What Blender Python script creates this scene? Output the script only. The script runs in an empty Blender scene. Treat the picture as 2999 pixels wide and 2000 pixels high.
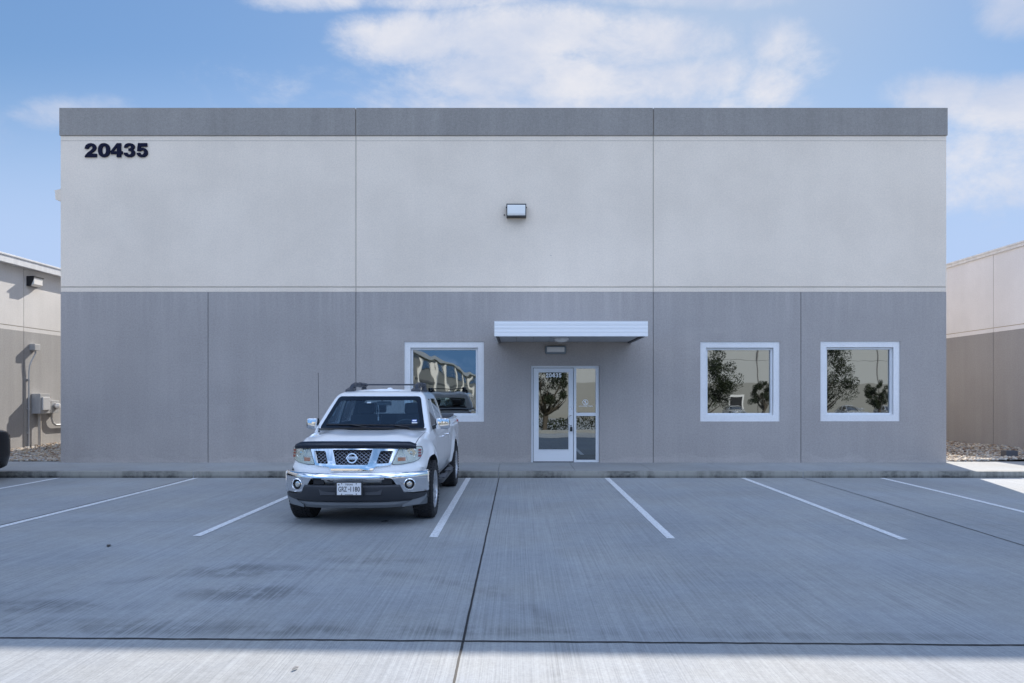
import bpy, bmesh, math, random
import numpy as np
from mathutils import Vector, Matrix
from mathutils.bvhtree import BVHTree
R = math.radians
random.seed(7); rng = np.random.default_rng(7)
scn = bpy.context.scene
col = scn.collection

# ------------------------------------------------------------------ camera
CAMZ = 1.685
cam_d = bpy.data.cameras.new('camera'); cam = bpy.data.objects.new('camera', cam_d); col.objects.link(cam)
cam.location = (0, 0, CAMZ); cam.rotation_euler = (R(90), 0, 0)
cam_d.sensor_width = 36; cam_d.lens = 24; cam_d.clip_start = 0.05; cam_d.clip_end = 6000
cam_d.shift_x = -0.0053; cam_d.shift_y = 0.0515
scn.camera = cam
scn.view_settings.view_transform = 'Standard'; scn.view_settings.look = 'None'
scn.view_settings.gamma = 1; scn.view_settings.exposure = 0.9
scn.view_settings.use_curve_mapping = False

# ------------------------------------------------------------------ sun and sky
SUN_AZ = 16.3      # degrees from +Y towards +X
SUN_EL = 35.3
sd = bpy.data.lights.new('sun', 'SUN'); sun = bpy.data.objects.new('sun', sd); col.objects.link(sun)
sd.energy = 4.0; sd.angle = R(0.36); sd.color = (1.0, 0.93, 0.84)
sdir = Vector((math.sin(R(SUN_AZ))*math.cos(R(SUN_EL)), math.cos(R(SUN_AZ))*math.cos(R(SUN_EL)), math.sin(R(SUN_EL))))
sun.rotation_euler = sdir.to_track_quat('Z', 'Y').to_euler(); sun.location = (0, 0, 30)

world = bpy.data.worlds.new('World'); scn.world = world; world.use_nodes = True
class NT:
    """small helper for node maths"""
    def __init__(s, nt): s.nt = nt; s.n = nt.nodes; s.l = nt.links
    def new(s, t, **k):
        n = s.n.new(t)
        for a, b in k.items(): setattr(n, a, b)
        return n
    def put(s, sock, v):
        if hasattr(v, 'is_output'): s.l.new(v, sock)
        else: sock.default_value = v
    def m(s, op, a, b=0.0, c=None, clamp=False):
        n = s.new('ShaderNodeMath', operation=op); n.use_clamp = clamp
        s.put(n.inputs[0], a); s.put(n.inputs[1], b)
        if c is not None: s.put(n.inputs[2], c)
        return n.outputs[0]
    def rng(s, v, a, b, c=0.0, d=1.0, smooth=True):
        n = s.new('ShaderNodeMapRange', interpolation_type='SMOOTHSTEP' if smooth else 'LINEAR')
        s.put(n.inputs[0], v)
        for i, q in enumerate((a, b, c, d)): s.put(n.inputs[i+1], q)
        return n.outputs[0]
    def mix(s, f, a, b, bt='MIX'):
        n = s.new('ShaderNodeMix', data_type='RGBA', blend_type=bt)
        s.put(n.inputs[0], f); s.put(n.inputs[6], a); s.put(n.inputs[7], b)
        return n.outputs[2]
    def noise(s, vec, scale, detail=5, rough=.55, dist=0.0):
        n = s.new('ShaderNodeTexNoise'); s.l.new(vec, n.inputs['Vector'])
        n.inputs['Scale'].default_value = scale; n.inputs['Detail'].default_value = detail
        n.inputs['Roughness'].default_value = rough; n.inputs['Distortion'].default_value = dist
        return n.outputs[0]
    def mapv(s, vec, scale=(1,1,1), loc=(0,0,0), rot=(0,0,0)):
        n = s.new('ShaderNodeMapping'); s.l.new(vec, n.inputs[0])
        n.inputs['Scale'].default_value = scale; n.inputs['Location'].default_value = loc; n.inputs['Rotation'].default_value = rot
        return n.outputs[0]
W = NT(world.node_tree)
for n in list(W.n): W.n.remove(n)
sky = W.new('ShaderNodeTexSky', sky_type='NISHITA'); sky.sun_disc = False
sky.sun_elevation = R(SUN_EL); sky.sun_rotation = R(SUN_AZ)
sky.altitude = 0; sky.air_density = 1.0; sky.dust_density = 0.3; sky.ozone_density = 1.6
tc = W.new('ShaderNodeTexCoord'); d = tc.outputs['Generated']
sep = W.new('ShaderNodeSeparateXYZ'); W.l.new(d, sep.inputs[0])
dx, dy, dz = sep.outputs
ysafe = W.m('MAXIMUM', dy, 0.08)
u = W.m('DIVIDE', dx, ysafe); v = W.m('DIVIDE', dz, ysafe)
n1 = W.noise(W.mapv(d, (1, 1, 1.6)), 6.5, 12, .66, .25)
n2 = W.noise(W.mapv(d, (1, 1, 1.9), (3.1, 1.7, 0)), 2.3, 7, .6, .3)
n3 = W.noise(W.mapv(d, (1, 1, 1.7), (1.1, 4.7, 2)), 14, 6, .65, .2)
ELL = [  # cloud banks: azimuth tangent, elevation tangent, half-widths, weight
    (-.17, .520, .13, .045, .95), (0.02, .530, .22, .050, 1.15), (0.17, .515, .15, .052, 1.1), (0.07, .465, .30, .060, .85), (.24, .46, .12, .05, .95), (.10, .425, .42, .035, .60),
    (.37, .440, .060, .045, .75), (.61, .435, .10, .042, .85), (.76, .42, .16, .050, .85), (.73, .560, .060, .045, .70), (-.66, .415, .09, .032, .75), (-.31, .578, .11, .020, .75), (-.10, .575, .16, .016, .5), (.22, .582, .16, .018, .5),
    (-.85, .38, .12, .04, .35), (.80, .33, .25, .08, .45), (.40, .50, .05, .035, .25), (-.30, .44, .09, .04, .15)]
m = None
for (cu, cv, ru, rv, wt) in ELL:
    a = W.m('DIVIDE', W.m('SUBTRACT', u, cu), ru); b = W.m('DIVIDE', W.m('SUBTRACT', v, cv), rv)
    e = W.m('MULTIPLY', W.m('SUBTRACT', 1.0, W.m('ADD', W.m('MULTIPLY', a, a), W.m('MULTIPLY', b, b))), wt)
    e = W.m('MAXIMUM', e, -1.2)
    m = e if m is None else W.m('MAXIMUM', m, e)
front = W.rng(dy, 0.1, 0.35)
mf = W.m('ADD', W.m('MULTIPLY', m, front), W.m('MULTIPLY', W.m('SUBTRACT', 1.0, front), -.2))
nn = W.m('ADD', W.m('MULTIPLY', W.m('SUBTRACT', n1, .5), 2.6), W.m('MULTIPLY', W.m('SUBTRACT', n3, .5), 1.0))
densf = W.rng(W.m('ADD', mf, nn), -.22, .98)
# unseen bright clouds added behind the camera to lift light on shaded surfaces
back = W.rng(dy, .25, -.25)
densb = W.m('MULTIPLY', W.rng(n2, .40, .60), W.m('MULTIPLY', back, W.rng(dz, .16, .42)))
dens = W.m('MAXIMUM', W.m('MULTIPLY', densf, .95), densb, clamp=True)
SKY_STR = 0.10
shade = W.m('MULTIPLY', W.rng(n2, .35, .62), W.rng(n1, .30, .65, .55, 1.0))
ccol = W.mix(shade, (2.85, 3.3, 4.3, 1), (4.5, 4.5, 4.75, 1))
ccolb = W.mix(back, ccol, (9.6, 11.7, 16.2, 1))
lum = W.new('ShaderNodeRGBToBW'); W.l.new(sky.outputs[0], lum.inputs[0])
TS = 5.5
comp = W.new('ShaderNodeVectorMath', operation='SCALE'); W.l.new(sky.outputs[0], comp.inputs[0])
W.l.new(W.m('DIVIDE', TS, W.m('ADD', TS, lum.outputs[0])), comp.inputs['Scale'])
skyc = W.mix(1.0, comp.outputs[0], (.82, .97, 1.08, 1), 'MULTIPLY')
low = W.m('MULTIPLY', W.rng(v, .52, .20), W.m('MULTIPLY', W.rng(dy, .1, .35), .97))
skyc = W.mix(low, skyc, (2.55, 3.35, 4.9, 1))
lowb = W.m('MULTIPLY', W.rng(dz, .45, .12), W.m('MULTIPLY', W.rng(dy, -.1, -.35), .9))
skyc = W.mix(lowb, skyc, (1.1, 2.5, 5.2, 1))
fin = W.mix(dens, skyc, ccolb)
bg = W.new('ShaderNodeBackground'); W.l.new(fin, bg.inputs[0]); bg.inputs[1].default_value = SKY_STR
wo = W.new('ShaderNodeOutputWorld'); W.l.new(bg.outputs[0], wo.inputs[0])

# ------------------------------------------------------------------ helpers
def tag(o, label=None, cat=None, group=None, kind=None):
    if label: o['label'] = label
    if cat: o['category'] = cat
    if group: o['group'] = group
    if kind: o['kind'] = kind
    return o
def empty(name, loc, label, cat, group=None, rz=0):
    o = bpy.data.objects.new(name, None); col.objects.link(o); o.location = loc; o.rotation_euler = (0, 0, rz)
    o.empty_display_size = .2
    return tag(o, label, cat, group)
def link(name, me, mats, parent=None, loc=None, smooth=None):
    if not isinstance(mats, (list, tuple)): mats = [mats]
    if len(me.materials) == 0:
        for mm in mats: me.materials.append(mm)
    o = bpy.data.objects.new(name, me); col.objects.link(o)
    if parent: o.parent = parent
    if loc: o.location = loc
    if smooth is not None: smooth_by(me, smooth)
    return o
def smooth_by(me, ang=35):
    bm = bmesh.new(); bm.from_mesh(me)
    for f in bm.faces: f.smooth = True
    for e in bm.edges:
        e.smooth = not (len(e.link_faces) != 2 or e.calc_face_angle(0) > R(ang))
    bm.to_mesh(me); bm.free()
class MB:
    """collects shapes and links them as one mesh"""
    def __init__(s): s.bm = bmesh.new(); s.mi = 0
    def _t(s, fs, mi=None):
        for f in fs: f.material_index = s.mi if mi is None else mi
    def box(s, x0, x1, y0, y1, z0, z1, bev=0, mi=None, mat=None):
        r = bmesh.ops.create_cube(s.bm, size=1)['verts']
        for v in r: v.co = Vector((x0+(v.co.x+.5)*(x1-x0), y0+(v.co.y+.5)*(y1-y0), z0+(v.co.z+.5)*(z1-z0)))
        fs = {f for v in r for f in v.link_faces}; s._t(fs, mi)
        if bev:
            q = bmesh.ops.bevel(s.bm, geom=list({e for v in r for e in v.link_edges}), offset=bev, segments=2, profile=.6, affect='EDGES')
            s._t(q['faces'], mi); r = list({v for f in q['faces'] for v in f.verts} | {v for v in r if v.is_valid})
        if mat is not None:
            for v in r: v.co = mat @ v.co
        return r
    def poly(s, pts, mi=None):
        f = s.bm.faces.new([s.bm.verts.new(p) for p in pts]); s._t([f], mi); return f
    def prism(s, pts, vec, mi=None):
        """closed prism from a planar polygon (3-D points) swept by vec"""
        vec = Vector(vec); a = [s.bm.verts.new(p) for p in pts]; b = [s.bm.verts.new(Vector(p)+vec) for p in pts]
        n = len(a); fs = [s.bm.faces.new(a[::-1]), s.bm.faces.new(b)]
        for i in range(n): fs.append(s.bm.faces.new((a[i], a[(i+1) % n], b[(i+1) % n], b[i])))
        s._t(fs, mi); return fs
    def tube(s, pts, r, seg=8, mi=None, caps=True):
        pts = [Vector(p) for p in pts]; rings = []
        rr = r if isinstance(r, (list, tuple)) else [r]*len(pts)
        prev = None
        for i, p in enumerate(pts):
            t = (pts[min(i+1, len(pts)-1)]-pts[max(i-1, 0)]).normalized()
            if prev is None:
                a = t.cross(Vector((0, 0, 1)))
                if a.length < .1: a = t.cross(Vector((1, 0, 0)))
            else: a = prev - t*prev.dot(t)
            a.normalize(); prev = a; b = t.cross(a)
            rings.append([s.bm.verts.new(p+(a*math.cos(2*math.pi*k/seg)+b*math.sin(2*math.pi*k/seg))*rr[i]) for k in range(seg)])
        fs = []
        for i in range(len(rings)-1):
            for k in range(seg):
                fs.append(s.bm.faces.new((rings[i][k], rings[i][(k+1) % seg], rings[i+1][(k+1) % seg], rings[i+1][k])))
        if caps: fs += [s.bm.faces.new(rings[0][::-1]), s.bm.faces.new(rings[-1])]
        s._t(fs, mi); return rings
    def lathe(s, prof, axis='X', c=(0, 0, 0), seg=32, mi=None, close=False):
        """prof: (axial, radius) pairs turned about the axis through c"""
        c = Vector(c); rings = []
        for (a, r) in prof:
            ring = []
            for k in range(seg):
                th = 2*math.pi*k/seg; q = (r*math.cos(th), r*math.sin(th))
                p = {'X': (a, q[0], q[1]), 'Y': (q[0], a, q[1]), 'Z': (q[0], q[1], a)}[axis]
                ring.append(s.bm.verts.new(c+Vector(p)))
            rings.append(ring)
        fs = []
        for i in range(len(rings)-1 + (1 if close else 0)):
            A, B = rings[i], rings[(i+1) % len(rings)]
            for k in range(seg): fs.append(s.bm.faces.new((A[k], A[(k+1) % seg], B[(k+1) % seg], B[k])))
        if not close: fs += [s.bm.faces.new(rings[0][::-1]), s.bm.faces.new(rings[-1])]
        s._t(fs, mi)
    def mesh(s, name='mesh', recalc=True):
        if recalc: bmesh.ops.recalc_face_normals(s.bm, faces=s.bm.faces)
        me = bpy.data.meshes.new(name); s.bm.to_mesh(me); s.bm.free(); return me
    def build(s, name, mats, parent=None, smooth=None, loc=None):
        me = s.mesh(name); return link(name, me, mats, parent, loc, smooth)
def grid_wall(mb, xs, zs, y0, y1, holes, mi=0):
    """wall slab in XZ with rectangular holes (x0,x1,z0,z1); front at y0, back at y1"""
    X = sorted(set([xs[0], xs[1]] + [h[i] for h in holes for i in (0, 1)])); Z = sorted(set([zs[0], zs[1]] + [h[i] for h in holes for i in (2, 3)]))
    X = [x for x in X if xs[0] <= x <= xs[1]]; Z = [z for z in Z if zs[0] <= z <= zs[1]]
    def solid(i, j):
        if i < 0 or j < 0 or i >= len(X)-1 or j >= len(Z)-1: return False
        cx = (X[i]+X[i+1])/2; cz = (Z[j]+Z[j+1])/2
        return not any(h[0] < cx < h[1] and h[2] < cz < h[3] for h in holes)
    V = {}
    def vt(i, j, b):
        if (i, j, b) not in V: V[(i, j, b)] = mb.bm.verts.new((X[i], y1 if b else y0, Z[j]))
        return V[(i, j, b)]
    fs = []
    for i in range(len(X)-1):
        for j in range(len(Z)-1):
            if not solid(i, j): continue
            fs.append(mb.bm.faces.new((vt(i, j, 0), vt(i+1, j, 0), vt(i+1, j+1, 0), vt(i, j+1, 0))))
            fs.append(mb.bm.faces.new((vt(i, j, 1), vt(i, j+1, 1), vt(i+1, j+1, 1), vt(i+1, j, 1))))
            for (di, dj, a, b) in ((-1, 0, (i, j), (i, j+1)), (1, 0, (i+1, j+1), (i+1, j)), (0, -1, (i+1, j), (i, j)), (0, 1, (i, j+1), (i+1, j+1))):
                if not solid(i+di, j+dj):
                    fs.append(mb.bm.faces.new((vt(*a, 0), vt(*b, 0), vt(*b, 1), vt(*a, 1))))
    for f in fs: f.material_index = mi
def text_mb(mb, s, size, width=None, extrude=.004, off=0.0, mat=None, mi=0, sp=1.0):
    """built-in lettering as solid geometry in the XZ plane, facing -Y, centred on the origin, cap height = size"""
    cu = bpy.data.curves.new('t', 'FONT'); cu.body = s; cu.size = 1; cu.extrude = 0; cu.offset = off; cu.space_character = sp; cu.resolution_u = 4
    o = bpy.data.objects.new('t', cu); col.objects.link(o); bpy.context.view_layer.update()
    me = bpy.data.meshes.new_from_object(o.evaluated_get(bpy.context.evaluated_depsgraph_get()))
    bpy.data.objects.remove(o); bpy.data.curves.remove(cu)
    b = bmesh.new(); b.from_mesh(me); bpy.data.meshes.remove(me)
    bmesh.ops.remove_doubles(b, verts=b.verts, dist=.0005)
    xs = [v.co.x for v in b.verts]; ys = [v.co.y for v in b.verts]
    cx = (min(xs)+max(xs))/2; cy = (min(ys)+max(ys))/2; k = size/(max(ys)-min(ys)); kx = (width/(max(xs)-min(xs))) if width else k
    for v in b.verts: v.co = Vector(((v.co.x-cx)*kx, 0, (v.co.y-cy)*k))
    r = bmesh.ops.extrude_face_region(b, geom=list(b.faces))
    for v in [g for g in r['geom'] if isinstance(g, bmesh.types.BMVert)]: v.co.y -= extrude
    bmesh.ops.recalc_face_normals(b, faces=b.faces)
    vm = {}
    for v in b.verts: vm[v] = mb.bm.verts.new(mat @ v.co if mat is not None else v.co)
    for f in b.faces:
        try:
            nf = mb.bm.faces.new([vm[v] for v in f.verts]); nf.material_index = mi
        except ValueError: pass
    b.free()
DIGITS = {
'2': [[(0,0),(1,0),(1,.24),(.50,.24),(.62,.33),(.85,.47),(.95,.60),(.96,.72),(.90,.86),(.76,.96),(.52,1.0),(.28,.96),(.10,.84),(.03,.68),(.02,.60),(.33,.60),(.35,.68),(.42,.76),(.52,.79),(.62,.76),(.66,.68),(.62,.58),(.50,.48),(.25,.31),(.08,.15)]],
'4': [[(.50,0),(.86,0),(.86,.22),(1,.22),(1,.42),(.86,.42),(.86,1),(.52,1),(0,.42),(0,.22),(.50,.22)],[(.24,.42),(.52,.42),(.52,.74)]],
'3': [[(.02,.32),(.33,.32),(.36,.24),(.44,.19),(.54,.19),(.64,.24),(.67,.32),(.64,.40),(.54,.44),(.42,.44),(.42,.62),(.52,.62),(.61,.66),(.64,.72),(.61,.79),(.52,.82),(.42,.80),(.36,.74),(.34,.68),(.04,.68),(.08,.82),(.20,.94),(.38,.995),(.62,.995),(.82,.94),(.94,.82),(.95,.70),(.88,.59),(.78,.54),(.90,.48),(.98,.36),(.97,.22),(.86,.08),(.66,.005),(.38,.005),(.16,.07),(.04,.20)]],
'5': [[(.02,.30),(.34,.31),(.38,.23),(.48,.18),(.58,.20),(.66,.28),(.67,.38),(.62,.46),(.52,.49),(.42,.47),(.37,.42),(.06,.44),(.14,1.0),(.94,1.0),(.94,.76),(.40,.76),(.375,.62),(.48,.66),(.62,.67),(.82,.61),(.96,.48),(1,.33),(.96,.17),(.82,.05),(.60,0),(.36,0),(.16,.07),(.04,.19)]],
}
_e = lambda rx, ry, n: [(.5+rx*math.copysign(abs(math.cos(t))**.85, math.cos(t)), .5+ry*math.copysign(abs(math.sin(t))**.85, math.sin(t))) for t in [2*math.pi*i/n for i in range(n)]]
DIGITS['0'] = [_e(.5, .5, 28), _e(.17, .29, 20)]
def digit_mb(mb, ch, x0, x1, z0, z1, y, ex, mi=0):
    cu = bpy.data.curves.new('t', 'CURVE'); cu.dimensions = '2D'; cu.fill_mode = 'BOTH'
    for lp in DIGITS[ch]:
        sp = cu.splines.new('POLY'); sp.points.add(len(lp)-1); sp.use_cyclic_u = True
        for q, (a, b) in zip(sp.points, lp): q.co = (x0+a*(x1-x0), z0+b*(z1-z0), 0, 1)
    o = bpy.data.objects.new('t', cu); col.objects.link(o); bpy.context.view_layer.update()
    me = bpy.data.meshes.new_from_object(o.evaluated_get(bpy.context.evaluated_depsgraph_get()))
    bpy.data.objects.remove(o); bpy.data.curves.remove(cu)
    b = bmesh.new(); b.from_mesh(me); bpy.data.meshes.remove(me)
    bmesh.ops.remove_doubles(b, verts=b.verts, dist=.0002)
    for v in b.verts: v.co = Vector((v.co.x, y, v.co.y))
    r = bmesh.ops.extrude_face_region(b, geom=list(b.faces))
    for v in [g for g in r['geom'] if isinstance(g, bmesh.types.BMVert)]: v.co.y -= ex
    vm = {v: mb.bm.verts.new(v.co) for v in b.verts}
    for f in b.faces:
        nf = mb.bm.faces.new([vm[v] for v in f.verts]); nf.material_index = mi
    b.free()
def copy_tree(o, parent=None):
    c = o.copy(); col.objects.link(c); c.parent = parent
    for ch in list(o.children): copy_tree(ch, c)
    return c

# ------------------------------------------------------------------ materials
def mat(name, base, rough=.6, metal=0.0, build=None, spec=None, coat=0.0):
    ma = bpy.data.materials.new(name); ma.use_nodes = True; N = NT(ma.node_tree)
    p = N.n['Principled BSDF']
    p.inputs['Base Color'].default_value = (*base, 1); p.inputs['Roughness'].default_value = rough; p.inputs['Metallic'].default_value = metal
    if spec is not None: p.inputs['Specular IOR Level'].default_value = spec
    if coat: p.inputs['Coat Weight'].default_value = coat; p.inputs['Coat Roughness'].default_value = .03
    if build:
        t = N.new('ShaderNodeTexCoord').outputs['Object']; build(N, p, t)
    return ma
def bump(N, p, h, strength=.3, dist=.01):
    b = N.new('ShaderNodeBump'); b.inputs['Strength'].default_value = strength; b.inputs['Distance'].default_value = dist
    N.l.new(h, b.inputs['Height']); N.l.new(b.outputs[0], p.inputs['Normal'])
def sc(c, k): return (c[0]*k, c[1]*k, c[2]*k, 1)
def stucco(c, streak=.10, grain=.12, splash=False):
    def f(N, p, t):
        g = N.noise(t, 55, 3, .7); g2 = N.noise(t, 24, 3, .6)
        big = N.noise(t, .55, 5, .6); st = N.noise(N.mapv(t, (2.2, 2.2, .12)), 1.6, 6, .65)
        k = N.m('ADD', N.rng(g, .3, .7, 1-grain, 1+grain), N.rng(g2, .3, .7, -grain*.5, grain*.5))
        k = N.m('MULTIPLY', k, N.rng(big, .3, .7, .95, 1.05)); k = N.m('MULTIPLY', k, N.rng(st, .3, .75, 1-streak*.4, 1+streak))
        if splash:      # pale lime bloom along the foot of the wall, darker runs under the belt line
            s = N.new('ShaderNodeSeparateXYZ'); N.l.new(t, s.inputs[0]); z = s.outputs[2]
            w = N.noise(N.mapv(t, (.9, 1, 3.5)), 1.5, 7, .7); ed = N.m('ADD', z, N.rng(w, .3, .7, -.10, .20))
            k = N.m('ADD', k, N.rng(ed, .06, .24, .11, 0))
            run = N.noise(N.mapv(t, (7, 1, .25)), 1.0, 5, .7); top = N.rng(z, 2.9, 3.9)
            k = N.m('ADD', k, N.m('MULTIPLY', N.rng(run, .45, .7), N.m('MULTIPLY', top, .14)))
            for (px, pz, rx, rz, a) in ((-2.2, 2.9, 1.0, .45, .10), (4.6, 2.8, .9, .5, .08), (-6.5, 1.2, 1.3, .8, -.05), (8, 1.6, 1.2, .7, .05)):
                ax = N.m('DIVIDE', N.m('SUBTRACT', s.outputs[0], px), rx); az = N.m('DIVIDE', N.m('SUBTRACT', z, pz), rz)
                k = N.m('ADD', k, N.m('MULTIPLY', N.rng(N.m('ADD', N.m('MULTIPLY', ax, ax), N.m('MULTIPLY', az, az)), 0, 1, 1, 0), N.m('MULTIPLY', N.rng(w, .35, .6), a)))
        cc = N.mix(1.0, (*c, 1), (1, 1, 1, 1), 'MULTIPLY'); vm = N.new('ShaderNodeVectorMath', operation='SCALE')
        N.l.new(cc, vm.inputs[0]); N.l.new(k, vm.inputs['Scale']); N.l.new(vm.outputs[0], p.inputs['Base Color'])
        bump(N, p, g, .5, .004)
    return f
LIGHTW = (.845, .722, .592); DARKW = (.39, .355, .332); BAND = (.305, .28, .255)
m_light = mat('pale_grey_stucco', LIGHTW, .9, build=stucco(LIGHTW, .012, .06))
m_dark = mat('taupe_grey_stucco', DARKW, .9, build=stucco(DARKW, .05, .11, True))
LN = (.68, .665, .645); DN = (.362, .356, .350)
m_lightn = mat('warm_pale_stucco', LN, .9, build=stucco(LN, .03, .05))
m_lightr = mat('cool_pale_stucco', (.80, .805, .83), .9, build=stucco((.80, .805, .83), .02, .04))
m_darkn = mat('warm_taupe_stucco', DN, .9, build=stucco(DN, .08, .10))
m_band = mat('weathered_grey_stucco', BAND, .9, build=stucco(BAND, .10, .12))
m_joint = mat('joint_sealant', (.44, .39, .32), .8)
m_jointd = mat('dark_sealant', (.22, .21, .20), .8)
m_surround = mat('white_painted_surround', (.80, .79, .78), .7, build=stucco((.80, .79, .78), .02, .04))
m_alu = mat('white_aluminium', (.80, .81, .82), .35)
def scratched(c):
    def f(N, p, t):
        g = N.noise(N.mapv(t, (1, 1, .4)), 6, 5, .6)
        N.l.new(N.mix(N.rng(g, .35, .75), sc(c, .88), sc(c, 1.05)), p.inputs['Base Color'])
    return f
m_white = mat('white_coated_metal', (.78, .79, .80), .4, build=scratched((.78, .79, .80)))
m_soffit = mat('grey_soffit', (.42, .43, .44), .5)
m_black = mat('black_plastic', (.018, .019, .022), .45)
m_rubber = mat('rubber', (.022, .022, .024), .75, build=lambda N, p, t: bump(N, p, N.noise(t, 60, 3), .4, .003))
def pane_b(wave, dist):
    def f(N, p, t):
        h = N.noise(N.mapv(t, (1, 1, .7)), wave, 2, .4); bump(N, p, h, 1.0, dist)
    return f
m_pane = mat('tinted_mirror_glass', (.24, .262, .27), .012, 1.0, build=pane_b(1.3, .0022))
m_panew = mat('wavy_mirror_glass', (.24, .262, .27), .012, 1.0, build=pane_b(1.5, .0042))
m_chrome = mat('chrome', (.80, .81, .83), .06, 1.0)
m_chromem = mat('dull_chrome', (.60, .61, .63), .22, 1.0)
m_navy = mat('navy_lettering', (.003, .004, .022), .6, spec=.15)
m_decal = mat('white_vinyl', (.95, .95, .95), .5)
m_steel = mat('galvanised_grey', (.50, .51, .52), .45, .3, build=scratched((.50, .51, .52)))
m_lens = mat('frosted_lens', (.72, .71, .69), .25, 0, spec=.6)

def conc(c, dirt=0.5, broom=True, marks=False):
    def f(N, p, t):
        g = N.noise(t, 42, 4, .75)
        br = N.noise(N.mapv(t, (85, .45, 1), rot=(0, 0, R(-.6))), 1.0, 5, .7)
        br2 = N.noise(N.mapv(t, (19, .30, 1)), 1.0, 5, .65)
        big = N.noise(t, .42, 6, .62); sp = N.noise(t, 9, 4, .6)
        k = N.rng(big, .3, .72, 1-.15*dirt, 1+.10*dirt)
        k = N.m('MULTIPLY', k, N.rng(g, .25, .75, .90, 1.10))
        if broom:
            k = N.m('MULTIPLY', k, N.rng(br, .30, .68, .84, 1.09)); k = N.m('MULTIPLY', k, N.rng(br2, .3, .7, .96, 1.03))
        k = N.m('MULTIPLY', k, N.rng(sp, .25, .75, .95, 1.05))
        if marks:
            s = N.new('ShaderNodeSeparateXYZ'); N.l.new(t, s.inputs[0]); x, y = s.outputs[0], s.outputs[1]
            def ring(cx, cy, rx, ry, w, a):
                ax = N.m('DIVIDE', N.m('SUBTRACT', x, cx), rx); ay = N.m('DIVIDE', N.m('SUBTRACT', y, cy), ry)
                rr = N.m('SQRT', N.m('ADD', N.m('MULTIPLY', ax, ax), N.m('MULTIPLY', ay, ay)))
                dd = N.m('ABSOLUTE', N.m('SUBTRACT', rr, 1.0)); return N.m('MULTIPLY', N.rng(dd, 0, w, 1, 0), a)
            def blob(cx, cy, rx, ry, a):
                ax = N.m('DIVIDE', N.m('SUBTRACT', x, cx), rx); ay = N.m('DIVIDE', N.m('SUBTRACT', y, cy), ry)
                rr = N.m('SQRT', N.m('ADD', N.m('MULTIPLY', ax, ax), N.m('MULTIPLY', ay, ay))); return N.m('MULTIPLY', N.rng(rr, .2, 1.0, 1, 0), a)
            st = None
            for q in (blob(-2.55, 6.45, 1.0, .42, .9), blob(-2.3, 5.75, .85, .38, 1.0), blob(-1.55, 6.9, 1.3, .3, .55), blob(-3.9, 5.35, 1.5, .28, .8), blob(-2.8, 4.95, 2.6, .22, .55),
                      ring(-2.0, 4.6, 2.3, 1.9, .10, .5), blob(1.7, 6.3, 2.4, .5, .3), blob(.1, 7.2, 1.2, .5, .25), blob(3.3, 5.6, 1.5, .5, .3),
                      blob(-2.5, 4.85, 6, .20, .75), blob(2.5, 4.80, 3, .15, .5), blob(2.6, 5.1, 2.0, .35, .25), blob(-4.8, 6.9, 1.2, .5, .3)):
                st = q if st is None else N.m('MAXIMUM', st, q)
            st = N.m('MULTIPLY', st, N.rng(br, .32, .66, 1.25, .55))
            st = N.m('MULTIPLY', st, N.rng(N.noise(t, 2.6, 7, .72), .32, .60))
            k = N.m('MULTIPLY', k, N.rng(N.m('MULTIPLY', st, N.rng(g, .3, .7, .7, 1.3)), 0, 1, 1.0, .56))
        vm = N.new('ShaderNodeVectorMath', operation='SCALE')
        N.l.new(N.mix(N.rng(N.noise(t, .8, 4), .35, .65), sc(c, 1), (c[0]*1.03, c[1], c[2]*.95, 1)), vm.inputs[0]); N.l.new(k, vm.inputs['Scale']); N.l.new(vm.outputs[0], p.inputs['Base Color'])
        bump(N, p, N.m('ADD', N.m('MULTIPLY', br, .8 if broom else 0), N.m('MULTIPLY', g, .5)), .55, .006)
    return f
CONC = (.325, .34, .352)
m_conc = mat('broomed_concrete', CONC, .85, build=conc(CONC, .8, True, True))
m_walk = mat('sidewalk_concrete', (.39, .385, .37), .85, build=conc((.32, .33, .335), .9, False))
def kerb_b(N, p, t):
    s = N.new('ShaderNodeSeparateXYZ'); N.l.new(t, s.inputs[0])
    a = N.noise(N.mapv(t, (1, 1, .3)), 1.1, 6, .7); b = N.noise(N.mapv(t, (3, 3, 6)), 3, 6, .7)
    f = N.m('MULTIPLY', N.rng(a, .42, .60), N.rng(b, .33, .6, .45, 1))
    low = N.rng(s.outputs[2], .0, .07, .55, 0.05); f = N.m('ADD', N.m('MULTIPLY', f, .62), low, clamp=True)
    N.l.new(N.mix(f, (.34, .33, .29, 1), (.035, .035, .033, 1)), p.inputs['Base Color']); bump(N, p, b, .5, .01)
m_kerb = mat('stained_kerb_concrete', (.3, .3, .28), .9, build=kerb_b)
def paint_b(N, p, t):
    n = N.noise(t, 30, 5, .7); N.l.new(N.mix(N.rng(n, .46, .68), (.78, .79, .80, 1), (.47, .47, .47, 1)), p.inputs['Base Color'])
m_stripe = mat('white_road_paint', (.78, .79, .8), .6, build=paint_b)
m_tar = mat('black_joint_filler', (.018, .018, .019), .7)
def grass_b(N, p, t):
    n = N.noise(t, 1.2, 6, .7); n2 = N.noise(t, 30, 4, .8)
    N.l.new(N.mix(N.rng(n, .35, .65), N.mix(n2, (.05, .075, .02, 1), (.11, .13, .04, 1)), N.mix(n2, (.10, .09, .045, 1), (.17, .15, .07, 1))), p.inputs['Base Color'])
m_grass = mat('lawn', (.08, .1, .03), .95, build=grass_b)
def leaf_b(c1, c2):
    def f(N, p, t):
        n = N.noise(t, 3.0, 4, .7); N.l.new(N.mix(N.rng(n, .35, .65), (*c1, 1), (*c2, 1)), p.inputs['Base Color'])
    return f
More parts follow.
